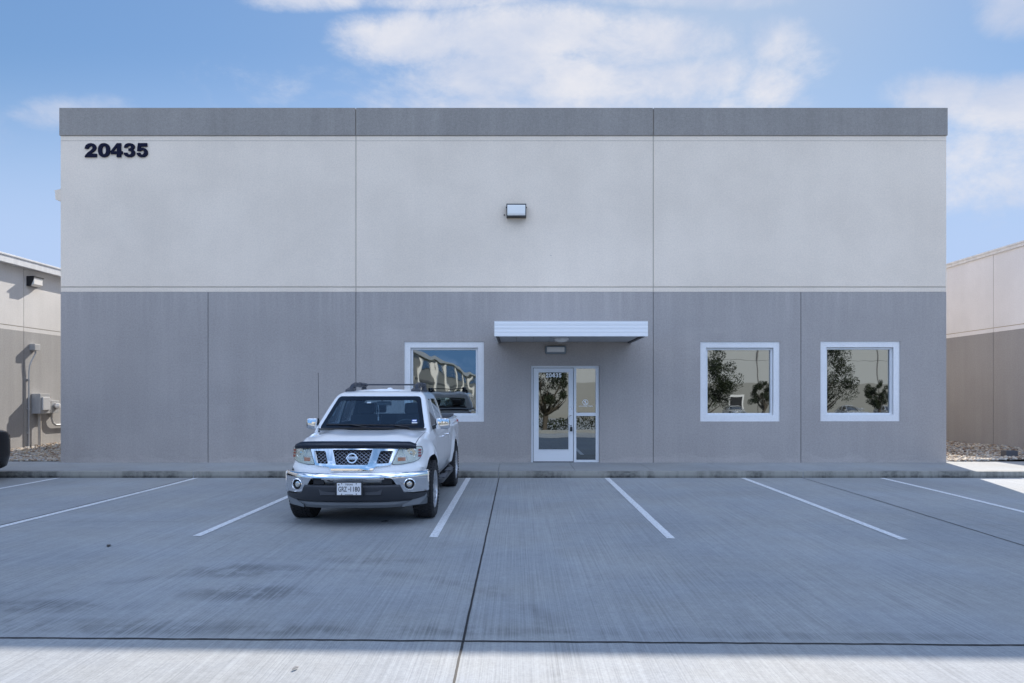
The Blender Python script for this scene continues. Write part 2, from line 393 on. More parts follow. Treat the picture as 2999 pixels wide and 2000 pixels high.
m_leaf = mat('oak_leaves', (.05, .07, .03), .6, build=leaf_b((.014, .022, .010), (.045, .058, .024)))
m_bark = mat('bark', (.12, .10, .08), .9, build=lambda N, p, t: bump(N, p, N.noise(t, 18, 5), .8, .03))
# ================================================================== THE PLACE
D0 = 15.57                        # facade plane
KERB_Y = 13.76; KERB_H = .125
S = 100.7
def fx(a): return (a-1188)/S
def fz(a): return CAMZ+(905-a)/S

# ---- ground: gentle cross fall on the lot, lower ground across the lane
def sstep(a, b, t):
    t = min(1, max(0, (t-a)/(b-a))); return t*t*(3-2*t)
def lot_z(x, y):
    w = 1-sstep(5.0, 13.0, y); xx = max(-9, min(9, x)); return -.0072*xx*w
def ground_z(x, y):
    if y > .9: return lot_z(x, y)
    return lot_z(x, .9)*(1-sstep(.9, -6, y) if False else max(0, 1+(y-.9)/6)) - 1.04*sstep(0, 1, (.9-y)/14.0)
def sheet(name, xs, ys, zf, m, kind='structure', parent=None):
    bm = bmesh.new(); V = [[bm.verts.new((x, y, zf(x, y))) for x in xs] for y in ys]
    for j in range(len(ys)-1):
        for i in range(len(xs)-1): bm.faces.new((V[j][i], V[j][i+1], V[j+1][i+1], V[j+1][i]))
    me = bpy.data.meshes.new(name); bm.to_mesh(me); bm.free()
    o = link(name, me, m, parent)
    if kind: o['kind'] = kind
    return o
lin = lambda a, b, n: [a+(b-a)*i/(n-1) for i in range(n)]
m_earth = mat('dry_earth', (.20, .18, .13), .95, build=grass_b)
sheet('ground', [-3000, -400]+lin(-80, 80, 41)+[400, 3000], [-3000, -400, -60]+lin(-20, 16, 37)+[60, 400, 3000],
      lambda x, y: ground_z(x, y)-.03 if y < 15.5 else .06, m_earth)
sheet('parking_lot', lin(-60, 60, 121), lin(1.15, KERB_Y+.05, 40), lot_z, m_conc)
sheet('lawn', lin(-60, 60, 61), lin(-13.0, 1.0, 40), lambda x, y: ground_z(x, y)+.06, m_grass)
# kerb of the lawn
mb = MB(); mb.box(-60, 60, .98, 1.15, -.2, .125, .015); o = mb.build('lane_kerb', m_walk); o['kind'] = 'structure'
sheet('far_parking_lot', lin(-120, 120, 41), [-49, -40, -30, -20, -13.5], lambda x, y: -1.03, m_conc)
# sidewalk as one sheet with real kerb and scored joints
mb = MB()
XJ = [-.39+1.575*k for k in range(-24, 26)]
KJ = [-18.8, -12.67, -6.535, -.38, 5.76, 11.9, 18]
g = .008
edges = [-42] + XJ + [42]
for a, b in zip(edges[:-1], edges[1:]):
    mb.box(a+g/2, b-g/2, KERB_Y+.006, D0+.3, -.1, KERB_H, .004)
mb.box(-42, 42, KERB_Y+.05, D0+.28, -.1, KERB_H-.012)
o = mb.build('sidewalk', m_walk); o['kind'] = 'structure'
mb = MB(); ke = [-42]+KJ+[42]
for a, b in zip(ke[:-1], ke[1:]):
    mb.box(a+.008, b-.008, KERB_Y-.003, KERB_Y+.16, -.08, KERB_H+.003, .014)
o = mb.build('kerb', m_kerb); o['kind'] = 'structure'
# painted bay lines and joints, laid on the slab
def strip(name, path, w, m, dz, wig=0.0, kindname='structure', seg=40):
    bm = bmesh.new(); pts = []
    (x0, y0), (x1, y1) = path; L = math.hypot(x1-x0, y1-y0); tx, ty = (x1-x0)/L, (y1-y0)/L; nx, ny = -ty, tx
    prev = None; n1 = n2 = 0
    for i in range(seg+1):
        t = i/seg; n1 = .7*n1+random.uniform(-1, 1)*wig; n2 = random.uniform(-1, 1)*wig*.8
        cx = x0+(x1-x0)*t+nx*n1; cy = y0+(y1-y0)*t+ny*n1; ww = w/2+n2*.6
        a = (cx+nx*ww, cy+ny*ww); b = (cx-nx*ww, cy-ny*ww)
        cur = (bm.verts.new((*a, lot_z(*a)+dz)), bm.verts.new((*b, lot_z(*b)+dz)))
        if prev: bm.faces.new((prev[0], prev[1], cur[1], cur[0]))
        prev = cur
    bmesh.ops.recalc_face_normals(bm, faces=bm.faces)
    for f in bm.faces:
        if f.normal.z < 0: f.normal_flip()
    me = bpy.data.meshes.new(name); bm.to_mesh(me); bm.free(); o = link(name, me, m); o['kind'] = kindname; return o
STR = [-14.75, -11.97, -9.22, -6.45, -3.76, -.985, 1.80, 4.53, 7.31, 10.1, 12.85]
for i, x in enumerate(STR):
    strip('parking_line', ((x, 8.0), (x, KERB_Y-.06)), .10, m_stripe, .005, .0012, seg=160)
for x in [-18.8, -12.67, -6.535, -.37, 5.73, 11.9]:
    strip('expansion_joint', ((x, 1.2), (x, KERB_Y-.004)), .016, m_tar, .004, .0012, seg=200)
strip('expansion_joint', ((-30, 4.66), (30, 4.63)), .020, m_tar, .0045, .004, seg=900)
strip('contraction_joint', ((-30, 8.95), (30, 8.86)), .007, m_jointd, .0035, .0006, seg=200)

# ================================================================== MAIN BUILDING
XL, XR = fx(138), fx(2174)
ZT, ZB = fz(248), KERB_H
Z1 = fz(311); Z2 = fz(670)
bld = empty('warehouse_building', ((XL+XR)/2, D0, KERB_H), 'large two-tone grey warehouse in the middle with glass door and flat canopy', 'building')
def child(mb, name, mats, smooth=None, parent=None):
    """link a mesh written in world coordinates under its parent"""
    parent = parent or bld; me = mb.mesh(name)
    off = Vector(); q = parent
    while q: off += q.location; q = q.parent
    me.transform(Matrix.Translation(-off)); return link(name, me, mats, parent, None, smooth)
XJ1, XJ2 = fx(817), fx(1500); XA, XB = fx(477.5), fx(1839)
WIN = [(fx(928), fx(1111), fz(968), fz(784)), (fx(1608), fx(1791), fz(967.5), fz(784)), (fx(1884), fx(2067), fz(967), fz(783))]
DOOR = (fx(1219), fx(1376.5), KERB_H, fz(839.5))
j = .010
mb = MB()
mb.box(XL+.001, XR-.001, D0+.301, D0+38, 0, ZT-.05)
child(mb, 'side_wall', m_light)
mb = MB()
cols = [XL, XA, XJ1, XJ2, XB, XR]
for a, b in zip(cols[:-1], cols[1:]):
    hs = [h for h in WIN+[DOOR] if a < (h[0]+h[1])/2 < b]
    grid_wall(mb, (a+j, b-j), (0.0, Z2), D0, D0+.29, [(h[0], h[1], h[2] if h is not DOOR else -1, h[3]) for h in hs])
# fix door bottom: holes reach below the slab
child(mb, 'lower_wall', m_dark)
mb = MB()
for a, b in ((XL, XJ1), (XJ1, XJ2), (XJ2, XR)):
    mb.box(a+j, b-j, D0+.004, D0+.29, Z2+.004, fz(659.8)-.0)          # bright belt
    mb.box(a+j, b-j, D0+.002, D0+.29, fz(657.6), fz(323.3))
    mb.box(a+j, b-j, D0+.002, D0+.29, fz(322.3), Z1-.004)
child(mb, 'upper_wall', m_light)
mb = MB()
for a, b in ((XL-.02, XJ1), (XJ1, XJ2), (XJ2, XR+.02)):
    mb.box(a+j, b-j, D0-.022, D0+.32, Z1, ZT, .004)
child(mb, 'parapet_band', m_band)
mb = MB(); mb.box(XL+.03, XR-.03, D0+.014, D0+.28, .05, Z2-.01, mi=1); 
# joint backing must leave the openings free
mb.bm.free(); mb = MB()
for x in (XA, XJ1, XJ2, XB): mb.box(x-.012, x+.012, D0+.010, D0+.05, .05, Z2, mi=1)
for x in (XJ1, XJ2): mb.box(x-.012, x+.012, D0+.010, D0+.05, Z2+.001, ZT-.02, mi=0)
mb.box(XL+.01, XR-.01, D0+.011, D0+.05, fz(660.5), fz(657), mi=0)
mb.box(XL+.01, XR-.01, D0+.006, D0+.05, fz(323.6), fz(321.9), mi=0)
child(mb, 'panel_joint', [m_joint, m_jointd])
# windows
def window(wx, m_glass):
    x0, x1, z0, z1 = wx; w = Vector(((x0+x1)/2, D0, z0))
    t = .138; fr = .05
    root_mb = MB(); grid_wall(root_mb, (x0, x1), (z0, z1), D0+.022, D0+.20, [(x0+t, x1-t, z0+t, z1-t)])
    win = child(root_mb, 'window', m_surround)
    a0, a1, b0, b1 = x0+t, x1-t, z0+t, z1-t
    f = MB(); grid_wall(f, (a0+.004, a1-.004), (b0+.004, b1-.004), D0+.085, D0+.15, [(a0+fr, a1-fr, b0+fr, b1-fr)])
    grid_wall(f, (a0+.018, a1-.018), (b0+.018, b1-.018), D0+.072, D0+.086, [(a0+fr-.008, a1-fr+.008, b0+fr-.008, b1-fr+.008)])
    fo = child(f, 'frame', m_alu, None, None); fo.parent = win; 
    g = MB()
    nx = 24
    g.poly([(a0+fr-.01, D0+.125, b0+fr-.01), (a1-fr+.01, D0+.125, b0+fr-.01), (a1-fr+.01, D0+.125, b1-fr+.01), (a0+fr-.01, D0+.125, b1-fr+.01)])
    go = child(g, 'pane', m_glass); go.parent = win
    s = MB(); s.box(a0+.002, a1-.002, D0+.060, D0+.084, b0+.001, b0+.016, .003); so = child(s, 'sill', m_alu); so.parent = win
    k = MB(); grid_wall(k, (a0+.0005, a1-.0005), (b0+.0005, b1-.0005), D0+.150, D0+.17, []); ko = child(k, 'backing', m_black); ko.parent = win
    bk = MB(); bk.box(a0-.03, a1+.03, D0+.201, D0+.24, b0-.03, b1+.03); 
    bk.bm.free()
    return win
for i, wx in enumerate(WIN): window(wx, m_panew if i == 0 else m_pane)

# entrance: frame, leaf, sidelight
def ex(q): return DOOR[0]+(q-72)/629.4
def ez(q): return CAMZ+(905-(1050+q/4.9)/1.2756)/S
YF = D0+.05
mb = MB()
zt = ez(100)
mb.box(ex(72)+.003, ex(103), YF, YF+.11, KERB_H+.002, zt-.002, .004)
mb.box(ex(690), ex(726), YF, YF+.11, KERB_H+.002, ez(131)-.001, .004)
mb.box(ex(1006), ex(1054), YF, YF+.11, KERB_H+.002, ez(131)-.001, .004)
mb.box(ex(103)+.001, ex(1054), YF+.001, YF+.11, ez(130), zt-.002, .004)
mb.box(ex(727), ex(1005), YF+.002, YF+.11, ez(814), ez(778), .004)
mb.box(ex(727), ex(1005), YF+.002, YF+.11, KERB_H+.004, ez(1458), .004)
ent = child(mb, 'entrance', m_alu)
mb = MB()
lx0, lx1 = ex(110), ex(682); gx0, gx1 = ex(184), ex(614); gz0, gz1 = ez(1308), ez(197)
grid_wall(mb, (lx0, lx1), (KERB_H+.022, ez(137)), YF+.012, YF+.055, [(gx0, gx1, gz0, gz1)])
grid_wall(mb, (gx0-.014, gx1+.014), (gz0-.014, gz1+.014), YF+.003, YF+.0125, [(gx0, gx1, gz0, gz1)])
leaf = child(mb, 'door_leaf', m_alu); leaf.parent = ent
mb = MB(); mb.box(ex(104), ex(689), YF+.06, YF+.10, KERB_H, ez(131)); o = child(mb, 'door_stop', m_black); o.parent = ent
mb = MB(); mb.poly([(gx0-.005, YF+.03, gz0-.005), (gx1+.005, YF+.03, gz0-.005), (gx1+.005, YF+.03, gz1+.005), (gx0-.005, YF+.03, gz1+.005)])
o = child(mb, 'door_pane', m_pane); o.parent = ent
for (q0, q1) in ((1458, 814), (777, 131)):
    mb = MB(); mb.poly([(ex(725), YF+.035, ez(q0)), (ex(1007), YF+.035, ez(q0)), (ex(1007), YF+.035, ez(q1)), (ex(725), YF+.035, ez(q1))])
    o = child(mb, 'sidelight_pane', m_pane); o.parent = ent
    mb = MB(); mb.box(ex(727), ex(1005), YF+.001, YF+.010, ez(q1)-.018, ez(q1), .002); o = child(mb, 'glazing_bead', m_alu); o.parent = ent
mb = MB(); mb.box(ex(60), ex(1060), D0+.17, D0+.2, KERB_H, zt+.05); o = child(mb, 'backing', m_black); o.parent = ent
mb = MB()
for ch, q0, q1 in zip('20435', (286, 334, 374, 426, 472), (328, 372, 422, 466, 512)): digit_mb(mb, ch, ex(q0), ex(q1), ez(270), ez(207), YF+.028, .002)
o = child(mb, 'door_number', m_decal); o.parent = ent
# no-soliciting decal: ring with a walking figure and slash
mb = MB(); c = Vector((ex(858), YF+.033, ez(628)))
def ring_mb(mb, c, r0, r1, th=.002, mi=0, n=40, arc=(0, 360)):
    full = abs(arc[1]-arc[0]) >= 360; a = [R(arc[0]+(arc[1]-arc[0])*i/n) for i in range(n+1)]
    for i in range(n):
        p = [c+Vector((math.cos(t)*r, 0, math.sin(t)*r)) for r, t in ((r0, a[i]), (r1, a[i]), (r1, a[i+1]), (r0, a[i+1]))]
        mb.prism(p, (0, -th, 0), mi)
ring_mb(mb, c, .054, .066)
def bar(mb, p, q, w, th=.002, mi=0):
    p, q = Vector(p), Vector(q); t = (q-p).normalized(); n = Vector((-t.z, 0, t.x))*w/2
    mb.prism([p+n, p-n, q-n, q+n], (0, -th, 0), mi)
bar(mb, c+Vector((-.04, -.0005, .04)), c+Vector((.04, -.0005, -.04)), .009)
bar(mb, c+Vector((.0, 0, .028)), c+Vector((.004, 0, -.006)), .022)
ring_mb(mb, c+Vector((0, 0, .04)), 0.0005, .009, n=12)
bar(mb, c+Vector((.004, 0, -.004)), c+Vector((.018, 0, -.04)), .010); bar(mb, c+Vector((.0, 0, -.004)), c+Vector((-.016, 0, -.04)), .010)
bar(mb, c+Vector((-.002, 0, .02)), c+Vector((-.025, 0, .004)), .007)
text_mb(mb, 'NO SOLICITING', .026, .32, .002, .02, Matrix.Translation((ex(866), YF+.033, ez(683))), 0)
o = child(mb, 'notice_decal', m_decal); o.parent = ent
# lower faint lettering strip on door pane, lock, handle, key safe
mb = MB(); hx = ex(640)
mb.tube([(hx+.04, YF+.01, ez(818)), (hx+.01, YF-.05, ez(818)), (hx-.03, YF-.055, ez(826)), (hx-.048, YF-.055, ez(850)), (hx-.05, YF-.055, ez(930)), (hx-.03, YF-.055, ez(952)), (hx+.01, YF-.05, ez(958)), (hx+.03, YF+.01, ez(958))], .009, 8)
o = child(mb, 'door_handle', m_chromem, 40); o.parent = ent
mb = MB(); mb.lathe([(-.004, .018), (-.010, .018), (-.012, .012), (-.012, .004)], 'Y', (ex(667), YF+.012, ez(716)), 20); o = child(mb, 'lock_cylinder', m_chromem, 30); o.parent = ent
mb = MB(); mb.tube([(hx+.006, YF-.05, ez(957)), (hx+.0, YF-.062, ez(975)), (hx+.02, YF-.062, ez(985)), (hx+.028, YF-.05, ez(958))], .004, 6)
mb.box(ex(633), ex(667), YF-.075, YF-.03, ez(1044), ez(982), .008); o = child(mb, 'key_safe', m_black, 30); o.parent = ent

# canopy
cx0, cx1, cy0, cz0, cz1 = -.46, 2.60, 13.60, 2.84, 3.143
mb = MB()
prof = []
n = 4; hh = (cz1-cz0)/n
for i in range(n):
    z0 = cz0+i*hh
    prof += [(cy0+.000, z0+.002), (cy0, z0+hh*.55), (cy0+.0025, z0+hh*.66), (cy0+.0025, z0+hh*.90)]
prof += [(cy0, cz1-.004), (cy0, cz1), (cy0+.03, cz1), (cy0+.03, cz0)]
prof[0] = (cy0, cz0)
pf = [(cx0, y, z) for y, z in prof]
mb.prism(pf, (cx1-cx0, 0, 0))
mb.box(cx0, cx0+.028, cy0+.031, D0-.001, cz0+.0, cz1-.004); mb.box(cx1-.028, cx1, cy0+.031, D0-.001, cz0, cz1-.004)
mb.box(cx0+.029, cx1-.029, cy0+.031, D0-.001, cz1-.03, cz1-.010)
can = child(mb, 'canopy', mat('white_canopy_paint', (.86, .86, .86), .4))
mb = MB()
npn = 8; xs = lin(cx0+.08, cx1-.08, npn+1)
for a, b in zip(xs[:-1], xs[1:]): mb.box(a+.003, b-.003, cy0+.08, D0-.03, cz0+.035, cz0+.05, .003)
o = child(mb, 'soffit', m_soffit); o.parent = can
mb = MB()
for (a, b, c_, d_) in ((cx0+.029, cx0+.079, cy0+.031, D0-.001), (cx1-.079, cx1-.029, cy0+.031, D0-.001), (cx0+.08, cx1-.08, cy0+.031, cy0+.079)):
    mb.box(a, b, c_, d_, cz0+.006, cz0+.05)
o = child(mb, 'soffit_frame', mat('dark_bronze', (.06, .06, .065), .5)); o.parent = can
for x in (.2, 1.07, 1.95):
    pass

# address numerals
num = empty('address_sign', (fx(267), D0, fz(361)), 'big navy 20435 numerals high on the upper left of the pale wall', 'sign')
DIG = ((195, 223), (226, 253.5), (255, 282.5), (284.5, 311.5), (314, 340))
for ch, (a, b) in zip('20435', DIG):
    mb = MB(); digit_mb(mb, ch, fx(a), fx(b), fz(361), fz(329), D0+.002, .03)
    child(mb, 'digit', m_navy, None, num)

# wall pack lamp (upper), thing of its own
def wall_pack(name, label, x0, x1, z0, z1, y, group=None):
    root = empty(name, ((x0+x1)/2, y, z0), label, 'lamp', group)
    mb = MB(); dpt = .19; t = .018
    zc = z0+(z1-z0)*.13
    grid_wall(mb, (x0, x1), (z0, z1), y-dpt+.02, y-.001, [(x0+t, x1-t, z0+t+.004, z1-t)])
    mb.box(x0+t, x1-t, y-.04, y-.002, z0+t+.004, z1-t)
    mb.box(x0-.014, x0+.002, y-dpt+.05, y-dpt+.075, z1-.09, z1-.06, .003); mb.box(x1-.002, x1+.014, y-dpt+.05, y-dpt+.075, z1-.09, z1-.06, .003)
    mb.box(x0+.0, x1-.0, y-dpt, y-dpt+.02, z0-.004, z0+.02, .004)
    child(mb, 'housing', m_black, None, root)
    mb = MB(); a0, a1, b0, b1 = x0+t+.002, x1-t-.002, z0+t+.006, z1-t-.002
    yy = y-dpt+.028; h = b1-b0
    mb.prism([(a0, yy, b0), (a0, yy-.012, b0+h*.18), (a0, yy-.012, b1-h*.12), (a0, yy, b1), (a0, yy+.02, b1), (a0, yy+.02, b0)], (a1-a0, 0, 0))
    child(mb, 'lens', m_lensc, None, root)
    mb = MB(); mb.box(a0+.06, a1-.06, yy+.03, yy+.05, b0+h*.35, b0+h*.65, .004); child(mb, 'reflector', m_chromem, None, root)
    return root
def lens_b(N, p, t):
    s = N.new('ShaderNodeSeparateXYZ'); N.l.new(t, s.inputs[0])
    w = N.m('SINE', N.m('MULTIPLY', s.outputs[0], 900)); bump(N, p, w, .3, .002)
m_lensc = mat('ribbed_glass_lens', (.90, .88, .83), .2, 0, build=lens_b, spec=.7); 
wall_pack('wall_lamp', 'black framed floodlight in the middle of the pale upper wall', fx(1163), fx(1208), fz(501), fz(472), D0+.002)
mb = MB(); mb.lathe([(-.025, .010), (-.02, .014), (0.002, .014)], 'Y', (fx(1158), D0, fz(493.5)), 12)
o = mb.build('photocell', m_black); 
me = o.data; me.transform(Matrix.Translation((-fx(1158), -D0, -fz(493.5)))); o.location = (fx(1158), D0, fz(493.5))
tag(o, 'tiny black photocell knob beside the black floodlight on the upper wall', 'sensor')
mb = MB(); c = (fx(1265), D0, fz(586)); mb.lathe([(-.008, .006), (0.002, .008)], 'Y', (0, 0, 0), 10)
o = mb.build('wall_bolt', m_black, loc=c); tag(o, 'tiny dark bolt head low on the pale wall right of centre', 'bolt')
# emergency light over the door
ro = empty('emergency_light', (.87, D0, 2.60), 'small grey oval emergency light on the wall above the door', 'lamp')
mb = MB(); mb.box(.63, 1.11, D0-.075, D0-.001, 2.60, 2.79, .045); child(mb, 'housing', mat('slate_plastic', (.20, .235, .26), .5), 40, ro)
mb = MB(); mb.box(.672, 1.068, D0-.088, D0-.07, 2.645, 2.755, .012); mb.box(.70, .75, D0-.098, D0-.085, 2.67, 2.735, .008); mb.box(.99, 1.04, D0-.098, D0-.085, 2.67, 2.735, .008)
child(mb, 'lens', m_lens, 40, ro)
# round ceiling light under the canopy
ro = empty('canopy_light', (.93, 14.45, 2.80), 'round white disc light under the flat white canopy', 'lamp')
mb = MB(); mb.lathe([(cz0+.034, .15), (cz0+.005, .155), (cz0-.005, .145)], 'Z', (.93, 14.45, 0), 32); child(mb, 'base', m_white, 40, ro)
mb = MB(); mb.lathe([(cz0-.006, .140), (cz0-.03, .128), (cz0-.048, .09), (cz0-.055, .03)], 'Z', (.93, 14.45, 0), 32); child(mb, 'lens', m_lens, 50, ro)
# beige box jutting from the left side wall
ro = MB(); 
pts = [(-10.42, 15.78, 6.12), (-10.68, 15.78, 6.19), (-10.69, 15.78, 6.38), (-10.72, 15.78, 6.39), (-10.42, 15.78, 6.47)]
ro.prism(pts, (0, .35, 0)); mb = ro
me = mb.mesh('gutter'); me.transform(Matrix.Translation((10.42, -15.9, -6.3)))
o = link('scupper_box', me, m_light, None, (-10.42, 15.9, 6.3)); tag(o, 'beige sheet metal box jutting past the left edge of the tall building', 'gutter box')

# ================================================================== NEIGHBOURS
m_darkr = mat('grey_taupe_stucco', (.330, .330, .340), .9, build=stucco((.330, .330, .340), .06, .10))
def neighbour(name, label, xw, side, z_base, z_mid, z_top, fas, over, jx, yr, slope_eave=True):
    """wall plane x=xw facing the main building; side=+1 faces +x"""
    root = empty(name, (xw, yr[0], 0), label, 'building')
    body = -side
    def bx(mb, t0, t1, y0, y1, z0, z1, bev=0, mi=None):
        a, b = xw+body*t0, xw+body*t1; mb.box(min(a, b), max(a, b), y0, y1, z0, z1, bev, mi)
    ys = [yr[0]]+jx+[yr[1]]
    mb = MB()
    for a, b in zip(ys[:-1], ys[1:]): bx(mb, 0, 14, a+j, b-j, z_base-.3, z_mid)
    child(mb, 'lower_wall', m_darkn if side > 0 else m_darkr, None, root)
    mb = MB()
    for a, b in zip(ys[:-1], ys[1:]):
        bx(mb, .003, 14, a+j, b-j, z_mid+.003, z_mid+.115)
        bx(mb, .002, 14, a+j, b-j, z_mid+.135, z_top-fas)
    child(mb, 'upper_wall', m_lightn if side > 0 else m_lightr, None, root)
    mb = MB(); bx(mb, .012, 13.9, yr[0]+.02, yr[1]-.02, z_base-.2, z_top-fas-.02); child(mb, 'panel_joint', m_joint, None, root)
    mb = MB(); 
    yy = yr[0]-.2
    while yy < yr[1]:
        bx(mb, -over, 14, yy+.002, min(yy+3.0, yr[1]+.2)-.002, z_top-fas+.001, z_top-.05, 0)
        yy += 3.0
    bx(mb, -over-.02, 14, yr[0]-.22, yr[1]+.22, z_top-.049, z_top, .004)
    child(mb, 'roof_fascia', m_white, None, root)
    return root
XLW = -14.1; XRW = 13.35
neighbour('warehouse_building', 'low grey building on the far left with electric boxes on its sunlit wall', XLW, +1, .15, 3.48, 5.52, .24, .20, [19.5, 26.5, 33], (9.0, 40))
neighbour('warehouse_building', 'low grey building on the far right with a plain shaded wall', XRW, -1, .15, 3.42, 5.73, .13, .04, [19.15, 26.5, 33], (14.0, 42))

# gravel beds: one mesh of stones each
def gravel(name, label, x0, x1, y0, y1, zf, n, seed):
    r = np.random.default_rng(seed); base = bmesh.new(); bmesh.ops.create_icosphere(base, subdivisions=1, radius=1)
    bv = np.array([v.co[:] for v in base.verts]); bf = np.array([[v.index for v in f.verts] for f in base.faces]); base.free()
    V = []; F = []; mats = []
    k = 0
    for i in range(n):
        x = r.uniform(x0, x1); t = r.uniform(0, 1)**1.5; y = y0+(y1-y0)*t
        s = r.uniform(.016, .040); q = bv*(1+r.uniform(-.22, .22, (12, 1)))*np.array([s*r.uniform(.8, 1.5), s*r.uniform(.8, 1.4), s*r.uniform(.5, .85)])
        a, b = r.uniform(0, 6.28), r.uniform(-.5, .5)
        ca, sa = math.cos(a), math.sin(a); cb, sb = math.cos(b), math.sin(b)
        M = np.array([[ca, -sa, 0], [sa, ca, 0], [0, 0, 1]]) @ np.array([[1, 0, 0], [0, cb, -sb], [0, sb, cb]])
        q = q @ M.T + np.array([x, y, zf(x, y)+s*.35+r.uniform(-.01, .02)])
        V.append(q); F.append(bf+12*k); mats += [int(r.integers(0, 4))]*20; k += 1
    V = np.concatenate(V); F = np.concatenate(F)
    me = bpy.data.meshes.new(name); me.from_pydata(V.tolist(), [], F.tolist()); me.update()
    for mm in m_stones: me.materials.append(mm)
    me.polygons.foreach_set('material_index', mats)
    o = link(name, me, m_stones); tag(o, label, 'gravel', None, 'stuff'); return o
m_stones = [mat('stone_%s' % w, c, .8) for w, c in (('tan', (.42, .34, .25)), ('cream', (.58, .53, .45)), ('brown', (.27, .20, .15)), ('grey', (.36, .35, .33)))]
m_bedsoil = mat('bed_soil', (.16, .13, .10), .95)
def gz(x, y):
    w = XL-XLW; t = (XL-x)/w; return .09+.06*t+.03*math.sin(y*1.3)
def gzr(x, y):
    t = (x-XR)/(XRW-XR); return .10+.13*t+.02*math.sin(y*1.7+1)
sheet('gravel_bed', lin(XLW, XL+.02, 12), lin(D0+.28, 40, 20), lambda x, y: gz(x, y)-.02, m_bedsoil)
sheet('gravel_bed', lin(XR-.02, XRW, 12), lin(D0+.28, 40, 20), lambda x, y: gzr(x, y)-.02, m_bedsoil)
# foreground strips of the beds lie flush behind the sidewalk
gravel('gravel', 'tan river gravel between the tall building and the left neighbour', XLW+.02, XL-.02, D0+.28, D0+11, gz, 10000, 3)
gravel('gravel', 'tan river gravel between the tall building and the right neighbour', XR+.02, XRW-.02, D0+.28, D0+10, gzr, 9000, 4)
# dark drain box in the right bed
mb = MB(); mb.box(-.14, .14, -.1, .1, 0, .16, .01); mb.box(-.11, .11, -.104, -.099, .03, .13, 0); o = mb.build('drain_box', mat('dull_slate', (.09, .095, .11), .6), loc=(11.85, 16.45, .17)); tag(o, 'small dark drain box sitting in the gravel on the right', 'drain box')

# ---- electrical gear on the left neighbour wall (faces +x)
def wx(Dx): return 1567*abs(XLW)/(1188-Dx)        # depth along that wall of a picture column
# flood lamp
ro = empty('wall_lamp', (XLW, 19.75, 4.85), 'dark floodlight under the eave of the left building', 'lamp')
mb = MB(); y0, y1 = 19.60, 20.02
mb.prism([(XLW+.002, y0, 4.80), (XLW+.002, y0, 5.08), (XLW+.10, y0, 5.08), (XLW+.10, y0, 4.80)], (0, y1-y0, 0))
mb.prism([(XLW+.10, y0, 4.80), (XLW+.10, y0, 5.08), (XLW+.21, y0, 5.08), (XLW+.21, y0, 5.05), (XLW+.12, y0, 4.82)], (0, .03, 0))
mb.box(XLW+.101, XLW+.22, y0, y1, 5.055, 5.083)
child(mb, 'housing', m_black, None, ro)
mb = MB(); mb.prism([(XLW+.105, y0+.035, 4.80), (XLW+.20, y0+.035, 4.86), (XLW+.20, y0+.035, 5.05), (XLW+.105, y0+.035, 5.05)], (0, y1-y0-.07, 0)); child(mb, 'lens', m_lensc, None, ro)
def gear(name, label, cat, y, z): return empty(name, (XLW, y, z), label, cat)
ro = gear('electrical_conduit', 'grey conduit with junction box running down the left wall', 'conduit', 19.8, .2)
mb = MB(); mb.box(XLW+.001, XLW+.16, 19.72, 19.95, 2.955, 3.14, .008); child(mb, 'junction_box', m_steel, None, ro)
mb = MB(); mb.tube([(XLW+.10, 19.83, 2.96), (XLW+.10, 19.83, 2.86), (XLW+.07, 19.72, 2.66), (XLW+.05, 19.66, 2.5), (XLW+.04, 19.65, 2.3), (XLW+.04, 19.65, .10)], .021, 10)
for z in (.55, 1.25, 2.1): mb.box(XLW+.001, XLW+.05, 19.60, 19.70, z, z+.03)
child(mb, 'pipe', m_steel, 40, ro)
ro = gear('breaker_box', 'large grey electrical panel box on the left building wall', 'electrical box', 19.95, 1.1)
mb = MB(); mb.box(XLW+.001, XLW+.26, 19.80, 20.22, 1.12, 1.70, .008); child(mb, 'cabinet', m_steel, None, ro)
mb = MB(); mb.box(XLW+.261, XLW+.30, 19.86, 20.18, 1.22, 1.60, .012); child(mb, 'cabinet_door', mat('light_grey_paint', (.55, .56, .57), .4), None, ro)
mb = MB(); mb.box(XLW+.10, XLW+.17, 20.221, 20.26, 1.45, 1.56, .004); mb.tube([(XLW+.135, 20.24, 1.50), (XLW+.20, 20.33, 1.60)], .012, 8); child(mb, 'switch_lever', mat('red_brown', (.25, .06, .05), .5), None, ro)
mb = MB(); mb.tube([(XLW+.10, 20.0, 1.125), (XLW+.10, 20.0, .1)], .045, 10); child(mb, 'pipe', mat('beige_pipe', (.50, .46, .40), .6), 40, ro)
ro = gear('electric_meter', 'round glass electric meter on a grey box beside the tall building', 'meter', 20.5, 1.1)
mb = MB(); mb.box(XLW+.001, XLW+.16, 20.42, 20.76, 1.12, 1.50, .008); child(mb, 'meter_box', m_steel, None, ro)
mb = MB(); mb.lathe([(XLW+.161, .10), (XLW+.20, .10), (XLW+.205, .088)], 'X', (0, 20.60, 1.33), 24); child(mb, 'ring', m_chromem, 40, ro)
mb = MB(); mb.lathe([(XLW+.206, .083), (XLW+.27, .080), (XLW+.30, .065), (XLW+.305, .03)], 'X', (0, 20.60, 1.33), 24); child(mb, 'dome', m_lens, 50, ro)
mb = MB(); mb.tube([(XLW+.07, 20.55, 1.12), (XLW+.07, 20.56, .95), (XLW+.07, 20.62, .82), (XLW+.07, 20.75, .75), (XLW+.07, 21.5, .74)], .03, 10)
mb.tube([(XLW+.12, 20.2, 1.16), (XLW+.12, 20.45, 1.16)], .02, 8)
child(mb, 'pipe', m_steel, 40, ro)

